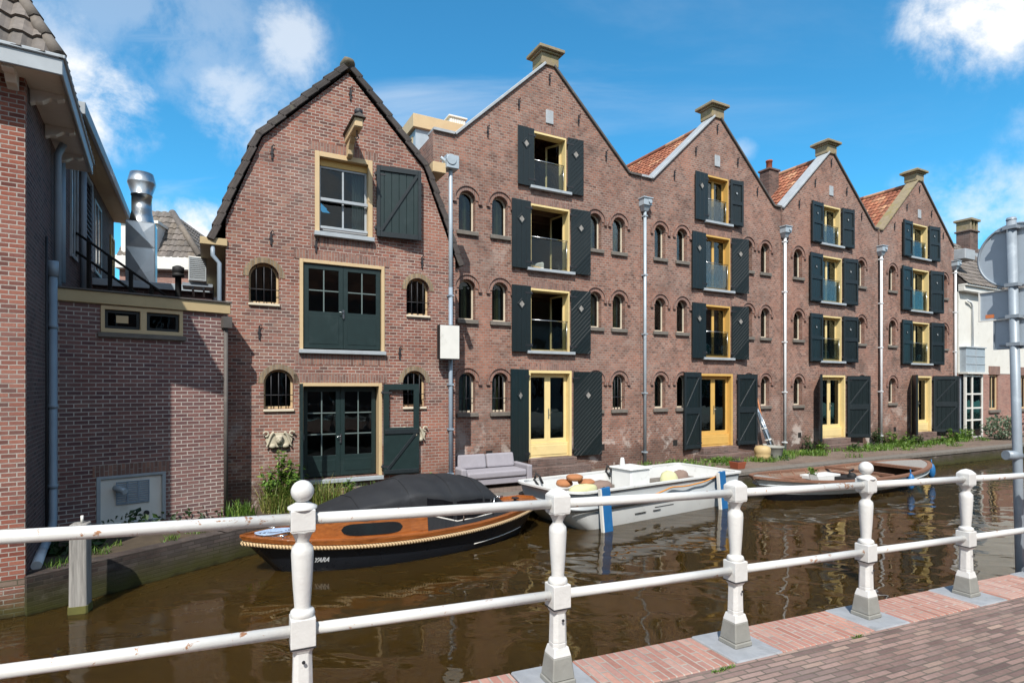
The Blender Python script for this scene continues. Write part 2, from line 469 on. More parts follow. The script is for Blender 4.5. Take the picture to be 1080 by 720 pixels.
    def blades(self, n, c, rad, h, seed=0, w=.008, lean=.35):
        rnd = random.Random(seed)
        for _ in range(n):
            a = rnd.uniform(0, 6.28); q = math.sqrt(rnd.random())
            x = c[0] + rad[0] * q * math.cos(a); y = c[1] + rad[1] * q * math.sin(a)
            hh = h * rnd.uniform(.45, 1.1)
            b = rnd.uniform(0, 6.28); L = lean * hh * rnd.uniform(.2, 1.3)
            dx, dy = math.cos(b) * L, math.sin(b) * L
            ex, ey = -math.sin(b) * w, math.cos(b) * w
            p = [(x - ex, y - ey, c[2]), (x + ex, y + ey, c[2]), (x + dx * .35 + ex * .8, y + dy * .35 + ey * .8, c[2] + hh * .6),
                 (x + dx * .35 - ex * .8, y + dy * .35 - ey * .8, c[2] + hh * .6), (x + dx, y + dy, c[2] + hh)]
            self.add(p, [(0, 1, 2, 3), (3, 2, 4)])
        return self
    def pantiles(self, o, U, V, W, nu, nv, tw, th, keep=None, amp=.03, lift=.035, sub=5):
        o, U, V, W = Vector(o), Vector(U), Vector(V), Vector(W)
        prof = [amp * (math.sin(2 * math.pi * k / sub) * .7 + .3 * math.cos(4 * math.pi * k / sub)) for k in range(sub)]
        rnd = random.Random(nu * 31 + nv)
        for r in range(nv):
            row = []
            for i in range(nu * sub + 1):
                col_ = i // sub
                j = rnd.uniform(-.004, .004)
                h = prof[i % sub]
                u = U * (i * tw / sub)
                row.append((o + u + V * (r * th - .03) + W * (h + lift + j), o + u + V * ((r + 1) * th) + W * (h + j), o + u + V * (r * th - .03) + W * (h - .005)))
            vs = [p for q in row for p in q]
            fs = []; uvs = []
            for i in range(nu * sub):
                uc = (i + .5) * tw / sub; vc = (r + .5) * th
                if keep and not keep(uc, vc): continue
                a = i * 3; b = a + 3
                u0 = i / sub + .001; u1 = (i + 1) / sub - .001
                fs.append((a, b, b + 1, a + 1)); uvs.append([(u0, r + .1), (u1, r + .1), (u1, r + .9), (u0, r + .9)])
                fs.append((a + 2, b + 2, b, a)); uvs.append([(u0, r + .1)] * 4)
            self.add(vs, fs, uvs, False)
        return self
    def build(self, name, mat, parent=None, bevel=0., loc=None, rotz=0., segs=1, weld=False):
        me = bpy.data.meshes.new(name)
        me.from_pydata([tuple(p) for p in self.v], [], self.f)
        ul = me.uv_layers.new(name='UVMap')
        me.polygons.foreach_set('use_smooth', self.sm)
        me.update()
        for p, uv in zip(me.polygons, self.uv):
            if uv is None:
                n = p.normal
                if abs(n.z) > .75:
                    t = Vector((1, 0, 0)); b = Vector((0, 1, 0))
                else:
                    t = Vector((-n.y, n.x, 0)).normalized(); b = n.cross(t)
                for li in p.loop_indices:
                    co = me.vertices[me.loops[li].vertex_index].co
                    ul.data[li].uv = (co.dot(t), co.dot(b))
            else:
                for li, q in zip(p.loop_indices, uv):
                    ul.data[li].uv = q
        if weld:
            bm = bmesh.new(); bm.from_mesh(me)
            bmesh.ops.remove_doubles(bm, verts=bm.verts, dist=.0005)
            bm.to_mesh(me); bm.free()
        me.materials.append(mat)
        o = bpy.data.objects.new(name, me)
        col.objects.link(o)
        if parent: o.parent = parent
        if loc is not None: o.location = loc
        if rotz: o.rotation_euler.z = rotz
        if bevel:
            b = o.modifiers.new('edge', 'BEVEL'); b.width = bevel; b.segments = segs; b.limit_method = 'ANGLE'; b.angle_limit = R(40)
        return o

def tag(o, label=None, cat=None, group=None, kind=None):
    if label: o['label'] = label
    if cat: o['category'] = cat
    if group: o['group'] = group
    if kind: o['kind'] = kind
    return o

def empty(name, loc, rz, label, cat, group=None):
    o = bpy.data.objects.new(name, None)
    o.empty_display_size = .2
    col.objects.link(o)
    o.location = loc; o.rotation_euler.z = rz
    return tag(o, label, cat, group)

def clone(o, parent=None, loc=None):
    c = o.copy(); col.objects.link(c)
    if parent: c.parent = parent
    if loc is not None: c.location = loc
    for ch in list(o.children):
        clone(ch, c)
    return c

def arch_poly(x, w, z0, z1, n=10, rise=None):     # opening with a round head
    r = w / 2; rise = r if rise is None else rise
    p = [(x - r, z0), (x + r, z0)]
    for k in range(n + 1):
        a = math.pi * k / n
        p.append((x + r * math.cos(a), z1 - rise + rise * math.sin(a)))
    return p

def rect(x0, x1, z0, z1):
    return [(x0, z0), (x1, z0), (x1, z1), (x0, z1)]

def ring(mb, outer, inner, y0, y1):
    mb.plate(outer, [inner], y0, y1); return mb

def at(px, py, Z):                                 # design helper: a place seen at that spot, Z metres off
    return Vector(((px - 540) / 600 * Z, Z, CAMZ + (408 - py) / 600 * Z))

# ------------------------------------------------------------------ camera, light, sky
cam = bpy.data.cameras.new('camera'); co = bpy.data.objects.new('camera', cam); col.objects.link(co)
co.location = (0, 0, CAMZ); co.rotation_euler = (R(90), 0, 0)
cam.sensor_width = 36.; cam.lens = 20.; cam.shift_y = 48 / 1080; cam.clip_start = .05; cam.clip_end = 2000
scene.camera = co
LD = Vector((.07, 1., -1.16)).normalized()
sun = bpy.data.lights.new('sun', 'SUN'); so = bpy.data.objects.new('sun', sun); col.objects.link(so)
sun.energy = 4.2; sun.angle = R(.53); sun.color = (1., .955, .89)
so.rotation_euler = LD.to_track_quat('-Z', 'Y').to_euler(); so.location = (0, -20, 30)
w = bpy.data.worlds.new('World'); scene.world = w; w.use_nodes = True
def world():
    t = w.node_tree; nd = t.nodes; L = t.links.new
    bg = nd['Background']; bg.inputs['Strength'].default_value = .1
    sky = nd.new('ShaderNodeTexSky'); sky.sky_type = 'NISHITA'; sky.sun_disc = False
    sky.sun_elevation = math.asin(-LD.z); sky.sun_rotation = math.atan2(-LD.x, -LD.y)
    sky.altitude = 0; sky.air_density = 1.; sky.dust_density = .2; sky.ozone_density = 4.
    tc = nd.new('ShaderNodeTexCoord').outputs['Generated']
    def mth(op, a, b=None, c=None, clamp=False):
        x = nd.new('ShaderNodeMath'); x.operation = op; x.use_clamp = clamp
        for i, v in enumerate((a, b, c)):
            if v is None: continue
            if isinstance(v, (int, float)): x.inputs[i].default_value = v
            else: L(v, x.inputs[i])
        return x.outputs[0]
    def noise(vec, sc, det, ro, di=0.):
        x = nd.new('ShaderNodeTexNoise'); L(vec, x.inputs['Vector'])
        x.inputs['Scale'].default_value = sc; x.inputs['Detail'].default_value = det; x.inputs['Roughness'].default_value = ro; x.inputs['Distortion'].default_value = di
        return x.outputs['Fac']
    def sstep(v, a, b):
        x = nd.new('ShaderNodeMapRange'); x.interpolation_type = 'SMOOTHSTEP'; L(v, x.inputs['Value'])
        x.inputs['From Min'].default_value = a; x.inputs['From Max'].default_value = b
        return x.outputs['Result']
    # high streaks: noise on a flat layer overhead
    sp = nd.new('ShaderNodeSeparateXYZ'); L(tc, sp.inputs[0])
    zz = mth('MAXIMUM', mth('ADD', sp.outputs[2], .12), .05)
    cb = nd.new('ShaderNodeCombineXYZ'); L(mth('DIVIDE', sp.outputs[0], zz), cb.inputs[0]); L(mth('DIVIDE', sp.outputs[1], zz), cb.inputs[1])
    mp = nd.new('ShaderNodeMapping'); L(cb.outputs[0], mp.inputs['Vector'])
    mp.inputs['Rotation'].default_value = (0, 0, R(-24)); mp.inputs['Scale'].default_value = (.6, 1.7, 1.)
    ci = sstep(noise(mp.outputs[0], 1.25, 7, .56, .7), .5, .95)
    side = sstep(mth('SUBTRACT', mth('MULTIPLY', sp.outputs[2], .55), sp.outputs[0]), -.25, .75)
    ci = mth('MULTIPLY', ci, mth('ADD', mth('MULTIPLY', side, .75), .16))
    # a few puffs, each a direction in the sky with its own spread
    tot = None
    n1 = noise(tc, 9., 10, .62, .3)
    n2 = noise(tc, 24., 8, .65, .2)
    nn = mth('ADD', mth('MULTIPLY', n1, .75), mth('MULTIPLY', n2, .25))
    for px, py, rad, amt, sx in ((104, 108, .12, 1.05, 1.15), (205, 246, .09, 1.05, 1.), (306, 44, .115, .6, 1.5), (252, 118, .125, .55, 1.2), (1062, 4, .135, 1.15, .9), (1050, 214, .11, .6, .55), (975, 215, .05, .35, 1.), (430, 214, .04, .4, 1.), (780, 160, .035, .3, 1.), (20, 60, .16, .5, 1.), (180, 30, .2, .25, .7), (-250, 150, .25, .9, 1.), (1400, 60, .3, .9, 1.), (640, 330, .2, .5, 1.)):
        d = Vector(((px - 540) / 600, 1, (408 - py) / 600)).normalized()
        df = nd.new('ShaderNodeVectorMath'); df.operation = 'SUBTRACT'; L(tc, df.inputs[0]); df.inputs[1].default_value = d
        ms = nd.new('ShaderNodeVectorMath'); ms.operation = 'MULTIPLY'; L(df.outputs[0], ms.inputs[0]); ms.inputs[1].default_value = (sx, sx, 1.3)
        ln = nd.new('ShaderNodeVectorMath'); ln.operation = 'LENGTH'; L(ms.outputs[0], ln.inputs[0])
        g = mth('SUBTRACT', 1., mth('DIVIDE', ln.outputs['Value'], rad), clamp=True)
        v = mth('MULTIPLY', mth('POWER', g, .55), mth('MULTIPLY', mth('SUBTRACT', nn, .38), 4.2))
        v = mth('ADD', v, mth('MULTIPLY', mth('SUBTRACT', g, .35), .55))
        v = mth('MULTIPLY', sstep(v, .02, .95), amt)
        v = mth('MULTIPLY', v, sstep(g, 0., .3))
        tot = v if tot is None else mth('MAXIMUM', tot, v)
    # broken cloud added over the unseen sky behind the camera, as white fill light
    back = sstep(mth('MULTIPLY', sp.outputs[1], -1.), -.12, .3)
    fill_cloud = sstep(mth('ADD', n1, mth('MULTIPLY', noise(tc, 2.2, 6, .6, .4), .6)), .66, .95)
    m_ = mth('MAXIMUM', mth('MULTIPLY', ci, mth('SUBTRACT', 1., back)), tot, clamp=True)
    m_ = mth('MAXIMUM', m_, mth('MULTIPLY', back, mth('ADD', mth('MULTIPLY', fill_cloud, .55), .4)))
    mx = nd.new('ShaderNodeMix'); mx.data_type = 'RGBA'; L(mth('MINIMUM', m_, 1.), mx.inputs[0])
    hs = nd.new('ShaderNodeMix'); hs.data_type = 'RGBA'; hs.blend_type = 'MULTIPLY'; hs.inputs[0].default_value = 1.; L(sky.outputs[0], hs.inputs[6]); hs.inputs[7].default_value = (.45, 1.36, 1.5, 1)
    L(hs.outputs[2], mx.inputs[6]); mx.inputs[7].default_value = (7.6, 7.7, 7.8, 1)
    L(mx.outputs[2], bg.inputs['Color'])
world()
vs = scene.view_settings
vs.view_transform = 'Standard'; vs.look = 'None'; vs.exposure = .5; vs.gamma = 1.; vs.use_curve_mapping = False
scene.render.engine = 'CYCLES'
scene.cycles.max_bounces = 8; scene.cycles.transparent_max_bounces = 12; scene.cycles.use_denoising = True
scene.cycles.caustics_reflective = False; scene.cycles.caustics_refractive = False

# ------------------------------------------------------------------ water and ground
mb = MB(); mb.add([(-220, -220, 0), (220, -220, 0), (220, 220, 0), (-220, 220, 0)], [(0, 1, 2, 3)])
tag(mb.build('water', M['water']), kind='structure')
def xy(p): return (p.x, p.y)
edge = [(-14, 2.0), (-8.2, 6.56), (-6.5, 7.62), (-5.05, 9.95), xy(F(-7.6, -2.75)), xy(F(-3, -2.65)), xy(F(10, -2.7)), xy(F(24, -2.85)), xy(F(70, -3.2))]
ground = MB(); ground.prism_z(edge + [xy(F(70, 60)), xy(F(-60, 60)), (-60, 2)], -.6, QZ)
g = ground.build('quay_paving', M['quay_paving']); tag(g, kind='structure')
# quay wall along the water with a stone edge
qw = empty('quay_wall', F(0, -2.7, -QZ), 0, 'dark mossy brick quay wall rising from the water along the warehouses', 'quay wall')
qb = MB(); qc = MB()
inv = Matrix.Translation(F(0, -2.7, -QZ)).inverted()
for a, b in zip(edge[2:-1], edge[3:]):
    a = Vector((*a, 0)); b = Vector((*b, 0)); t = (b - a).normalized(); n = Vector((t.y, -t.x, 0)); L = (b - a).length
    X = inv @ Matrix.Translation(a) @ Matrix(((t.x, -n.x, 0, 0), (t.y, -n.y, 0, 0), (0, 0, 1, 0), (0, 0, 0, 1)))
    qb.xf = X; qb.box(-.02, L + .02, -.06, .2, -.8, QZ - .1 if a.x >= -4.9 else QZ + .02)
    qc.xf = X
    k = max(1, int(L / 1.1))
    if a.x < -4.9: continue
    for i in range(k):
        qc.box(L * i / k + .004, L * (i + 1) / k - .004, -.09, .28, QZ - .1, QZ + .03)
sh = MB(); sh.add([(-6.45, 7.75, QZ + .012), (-5.1, 9.98, QZ + .012), tuple(F(-7.6, -2.62, .012)), tuple(F(-5.2, -2.5, .012)), tuple(F(-5.2, -1.3, .012)), tuple(F(-9.6, -1.3, .012)), (-8., 10., QZ + .012)], [(0, 1, 2, 3, 4, 5, 6)]); tag(sh.build('soil', paint('soil', '4a3f31', .95, .3, 3, bumps=.6, dirt='6a6038', dirtamt=.6)), kind='structure')
qb.build('brick_face', M['brick_quay'], qw); qc.build('edge_stones', M['stone_dark'], qw, bevel=.015)

# ------------------------------------------------------------------ window / shutter / door parts
def arched_window(root, x, w, z0, z1, frame='yellow', hood='soldier', bars=False, sill='stone_dark', proto={}):
    key = (w, round(z1 - z0, 3), frame, hood, bars)
    if key in proto:
        return clone(proto[key], root, (x, 0, z0))
    H = z1 - z0
    o = MB(); ring(o, arch_poly(0, w, 0, H), arch_poly(0, w - .09, .05, H - .045), .16, .22)
    fr = o.build('arched_window', M[frame], root, .004, loc=(x, 0, z0))
    p = MB(); p.plate(arch_poly(0, w - .09, .035, H - .045), [], .187, .191); p.build('pane', M['glass'], fr)
    if frame == 'cream_pale':
        s = MB(); s.box(.0, .055, .25, .29, .02, H - .1); s.build('inner_casement', M['yellow'], fr)
    h = MB()
    out = arch_poly(0, w + .22, H - w * .5 - .02, H + .11, 14); inn = arch_poly(0, w + .004, H - w * .5 - .03, H + .002, 14)
    n = 14
    ro, ri = w / 2 + .115, w / 2 + .002
    zc = H - w / 2
    q = [(ro * math.cos(math.pi * k / n), zc + ro * math.sin(math.pi * k / n)) for k in range(n + 1)] + [(ri * math.cos(math.pi * k / n), zc + ri * math.sin(math.pi * k / n)) for k in range(n, -1, -1)]
    h.plate(q, [], -.022 if hood == 'soldier' else -.008, .05)
    if hood == 'soldier':
        ro2, ri2 = ro + .035, ro
        q = [(ro2 * math.cos(math.pi * k / n), zc + ro2 * math.sin(math.pi * k / n)) for k in range(n + 1)] + [(ri2 * math.cos(math.pi * k / n), zc + ri2 * math.sin(math.pi * k / n)) for k in range(n, -1, -1)]
        h.plate(q, [], -.055, .04)
        for sx in (-1, 1):
            h.box(sx * (ro - .03), sx * (ro + .07), -.06, .03, zc - .1, zc - .002)
    h.build('arch_moulding', M[hood], fr)
    s = MB(); s.box(-w / 2 - .07, w / 2 + .07, -.075, .17, -.12, -.005) if sill == 'stone_dark' else s.box(-w / 2 - .01, w / 2 + .01, -.05, .17, -.06, -.005); s.build('sill', M[sill], fr, .01)
    if bars:
        b = MB()
        for k in range(3):
            bx = -w / 2 + w * (k + 1) / 4
            b.tube([(bx, .06, -.02), (bx, .06, H - .06)], .012, 6)
        b.tube([(-w / 2, .06, H * .35), (w / 2, .06, H * .35)], .01, 6)
        b.build('iron_bars', M['iron'], fr)
    proto[key] = fr
    return fr

def clip_strip(w, h, c0, c1, sl):                 # rectangle cut to the band c0 <= z - sl*x < c1
    poly = [(0, 0), (w, 0), (w, h), (0, h)]
    for sgn, c in ((1, c0), (-1, c1)):
        out = []
        for i in range(len(poly)):
            a, b = poly[i], poly[(i + 1) % len(poly)]
            da = sgn * (a[1] - sl * a[0] - c); db = sgn * (b[1] - sl * b[0] - c)
            if da >= 0: out.append(a)
            if da * db < 0:
                t = da / (da - db); out.append((a[0] + (b[0] - a[0]) * t, a[1] + (b[1] - a[1]) * t))
        poly = out
        if len(poly) < 3: return None
    return poly

def shutter(root, hx, side, z0, z1, w, ang=2., style='plain', mat='green', label=None):
    H = z1 - z0
    p = MB()
    def X(a): return a if side > 0 else -a
    def mir(poly): return [(X(a), b) for a, b in poly]
    if style == 'diag':
        p.box(0, X(w), -.02, 0, 0, H)
        step = .135
        c = -w
        while c < H + w:
            sl = 1. if side > 0 else -1.
            lo, hi = c, c + step - .014
            q = clip_strip(w, H, lo, hi, 1.)
            if q:
                if side < 0: q = [(w - a, b) for a, b in q]
                p.plate(mir(q), [], -.045, -.02)
            c += step
    elif style == 'frame':                         # framed leaf with an open upper half
        ring(p, rect(min(0, X(w)), max(0, X(w)), 0, H), rect(X(w / 2) - w / 2 + .13, X(w / 2) + w / 2 - .13, H * .52, H - .14), -.05, 0)
    else:
        n = max(3, int(w / .16))
        for i in range(n):
            p.box(X(w * i / n + (.003 if i else 0)), X(w * (i + 1) / n - (.003 if i < n - 1 else 0)), -.045, 0, 0, H)
        p.box(X(.01), X(w - .01), -.03, -.012, .01, H - .01)
    o = p.build('shutter', M[mat], root, .005, loc=(hx, -.035, z0), rotz=-side * R(ang))
    if label: o['label'] = label
    b = MB()
    if style in ('brace', 'frame', 'ledge', 'single'):
        y0, y1 = -.078, -.046
        top = H * .5 if style == 'frame' else H
        bars = [(.03, .15), (H * .46, H * .54), (H - .17, H - .04)] if style != 'frame' else [(.03, .12), (H * .45, H * .5)]
        if style != 'frame':
            for q in ((0.0, .075), (w - .075, w)):
                b.box(X(q[0]), X(q[1]), y0, y1, 0, H)
        if style == 'single': bars = [(.0, .12), (H - .12, H)]
        for za, zb in bars:
            b.box(X(.077 if style != 'frame' else .02), X(w - .077 if style != 'frame' else w - .02), y0, y1, za, zb)
        if style != 'ledge':
            zs = [(.15, H * .46), (H * .54, H - .17)] if style == 'brace' else ([(.12, H - .12)] if style == 'single' else [(.12, H * .45)])
            for za, zb in zs:
                a = (.09, za + .005); c = (w - .09, zb - .005)
                if side < 0: a, c = (w - .09, za + .005), (.09, zb - .005)
                d = Vector((c[0] - a[0], c[1] - a[1])); d.normalize(); n2 = Vector((-d.y, d.x)) * .032
                b.plate(mir([(a[0] + n2.x, a[1] + n2.y), (a[0] - n2.x, a[1] - n2.y), (c[0] - n2.x, c[1] - n2.y), (c[0] + n2.x, c[1] + n2.y)]), [], y0 + .003, y1)
        b.build('brace', M['green_face'], o, .004)
    if style in ('diag', 'plain', 'ledge', 'brace_hole'):
        cx, cz, r = X(w * .5), H * .72, (.15 if style != 'ledge' else .075)
        d = MB(); ring(d, [(cx, cz - r * 1.12), (cx + r, cz), (cx, cz + r * 1.12), (cx - r, cz)], [(cx, cz - r * .72), (cx + r * .62, cz), (cx, cz + r * .72), (cx - r * .62, cz)], -.062, -.044)
        dd = d.build('diamond_frame', M['green'], o, .003)
        d = MB(); d.plate([(cx, cz - r * .72), (cx + r * .62, cz), (cx, cz + r * .72), (cx - r * .62, cz)], [], -.05, -.043); d.build('diamond_vent', M['grey_wood' if style != 'ledge' else 'grey_trim'], o)
    hg = MB()
    for hz in (.2, H - .2):
        hg.box(X(-.06), X(.2), -.012 - (.04 if style != 'frame' else .04), -.002 - .044, hz - .02, hz + .02)
        hg.tube([(X(-.02), -.03, hz - .05), (X(-.02), -.03, hz + .05)], .018, 8)
    hg.build('hinge', M['iron'], o)
    return o

def lintel(fr, x0, x1, z, h=.2, mat='soldier'):
    b = MB(); b.box(x0 - .12, x1 + .12, -.008, .06, z + .002, z + h); b.build('lintel', M[mat], fr)

def loft_window(root, x0, x1, z0, z1, kind, mat='yellow', curtain=None, sillm='grey_trim'):
    w, H = x1 - x0, z1 - z0
    f = MB()
    f.box(0, .035, -.01, .3, 0, H); f.box(w - .035, w, -.01, .3, 0, H); f.box(.035, w - .035, -.01, .3, H - .06, H); f.box(.035, w - .035, .1, .3, 0, .05)
    fr = f.build('window', M[mat], root, .004, loc=(x0, 0, z0))
    lintel(fr, 0, w, H)
    s = MB(); s.box(-.14, w + .14, -.13, .1, -.09, -.004); s.build('sill', M[sillm], fr, .008)
    r = MB()
    def leaf(hx, sgn, lw, ang, name='sash'):
        m = MB(); a, b = (0, lw) if sgn > 0 else (-lw, 0)
        ring(m, rect(a, b, 0, H - .12), rect(a + .055, b - .055, .07, H - .18), -.025, .025)
        o = m.build(name, M[mat], fr, .003, loc=(hx, .24, .055), rotz=ang)
        g = MB(); g.plate(rect(a + .05, b - .05, .065, H - .175), [], -.003, .003)
        for p in g.v: pass
        go = g.build('pane', M['glass'], fr, loc=(hx, .24, .055), rotz=ang)
        return o
    hw = (w - .08) / 2
    if kind == 'closed':
        leaf(.04, 1, hw, 0); leaf(w - .04, -1, hw, 0)
    elif kind == 'half':
        leaf(w - .04, -1, hw, R(-62)); leaf(.04, 1, hw, R(75))
    else:
        leaf(w - .04, -1, hw, R(-82)); leaf(.04, 1, hw, R(84))
    # guard: steel rail over a glass panel
    b = MB(); b.tube([(.03, .06, H * .5), (w - .03, .06, H * .5)], .016, 8)
    for bx in (.06, w - .06): b.tube([(bx, .06, .06), (bx, .06, H * .5)], .009, 6)
    b.build('guard_rail', M['steel'], fr)
    g = MB(); g.box(.07, w - .07, .055, .063, .07, H * .48); g.build('guard_glass', M['glass_guard'], fr)
    if curtain:
        cu = MB(); n = 24; a, c = curtain
        vs = []; fs = []
        for i in range(n + 1):
            t = a + (c - a) * i / n
            yy = .36 + .025 * math.sin(i * 1.7)
            vs += [(t * w, yy, .06), (t * w, yy, H - .08)]
        fs = [(2 * i, 2 * i + 2, 2 * i + 3, 2 * i + 1) for i in range(n)]
        cu.add(vs, fs, None, True); cu.build('curtain', M['curtain'], fr)
    return fr

def tall_door(root, x0, x1, z0, z1, mat='yellow', curtain=None):
    w, H = x1 - x0, z1 - z0
    f = MB(); f.box(0, .07, -.012, .3, 0, H); f.box(w - .07, w, -.012, .3, 0, H); f.box(.07, w - .07, -.012, .3, H - .08, H)
    fr = f.build('door', M[mat], root, .005, loc=(x0, 0, z0))
    lintel(fr, 0, w, H)
    b = MB(); b.box(.072, w - .072, .1, .28, 0, .42); b.box(.11, w - .11, .085, .1, .07, .35); b.build('base_panel', M[mat], fr, .006)
    hw = (w - .15) / 2
    for i, a in enumerate((.075, .075 + hw)):
        m = MB(); ring(m, rect(a + .002, a + hw - .002, .424, H - .085), rect(a + .1, a + hw - .1, .55, H - .2), .17, .225)
        m.build('leaf', M[mat], fr, .004)
        g = MB(); g.plate(rect(a + .095, a + hw - .095, .545, H - .195), [], .195, .2); g.build('pane', M['glass_dark'], fr)
    h = MB(); h.box(w / 2 + .02, w / 2 + .05, .15, .172, 1.15, 1.45); h.tube([(w / 2 + .035, .15, 1.33), (w / 2 + .035, .11, 1.33), (w / 2 + .12, .11, 1.33)], .009, 6); h.build('handle', M['steel'], fr)
    if curtain:
        a, c = curtain; cu = MB(); n = 20; vs = []
        for i in range(n + 1):
            t = a + (c - a) * i / n; vs += [(t * w, .34 + .03 * math.sin(i * 1.9), .5), (t * w, .34 + .03 * math.sin(i * 1.9), H - .1)]
        cu.add(vs, [(2 * i, 2 * i + 2, 2 * i + 3, 2 * i + 1) for i in range(n)], None, True); cu.build('curtain', M['curtain'], fr)
    s = MB(); s.box(x0 - .05, x1 + .05, -.22, .28, z0 - .22, z0 - .004); s.box(x0 - .25, x1 + .35, -.55, .0, 0, z0 - .222)
    s.build('doorstep', M['brick_base'], root, .01)
    return fr

def drainpipe(root, x, ztop, mat, y=-.1, hopper=True, zb=.02):
    p = MB(); p.tube([(x, y, zb), (x, y, ztop)], .05, 10)
    o = p.build('drainpipe', M[mat], root)
    b = MB()
    for k in range(5):
        z = zb + .4 + k * (ztop - zb - .6) / 4
        b.box(x - .062, x + .062, y - .062, .02, z - .02, z + .02)
    b.build('clamp', M[mat], o)
    if hopper:
        h = MB(); h.taper(.16, .3, ztop - .05, ztop + .12, (x, y + .02)); h.box(x - .17, x + .17, y - .16, .02, ztop + .12, ztop + .34)
        h.box(x - .2, x + .2, y - .19, .02, ztop + .34, ztop + .38)
        h.tube([(x + .08, y - .17, ztop + .24), (x + .08, y - .2, ztop + .24)], .07, 12)
        h.build('hopper', M['zinc'], o, .006)
    return o

def anchor(root, x, z, h=.3):
    b = MB(); b.box(x - .014, x + .014, -.04, 0, z - h / 2, z + h / 2); b.box(x - .03, x + .03, -.045, 0, z - .02, z + .02)
    b.tube([(x + .0, -.04, z + h / 2 - .01), (x + .03, -.045, z + h / 2 + .04), (x + .055, -.04, z + h / 2 + .01)], .012, 6)
    return b.build('wall_anchor', M['iron'], root)

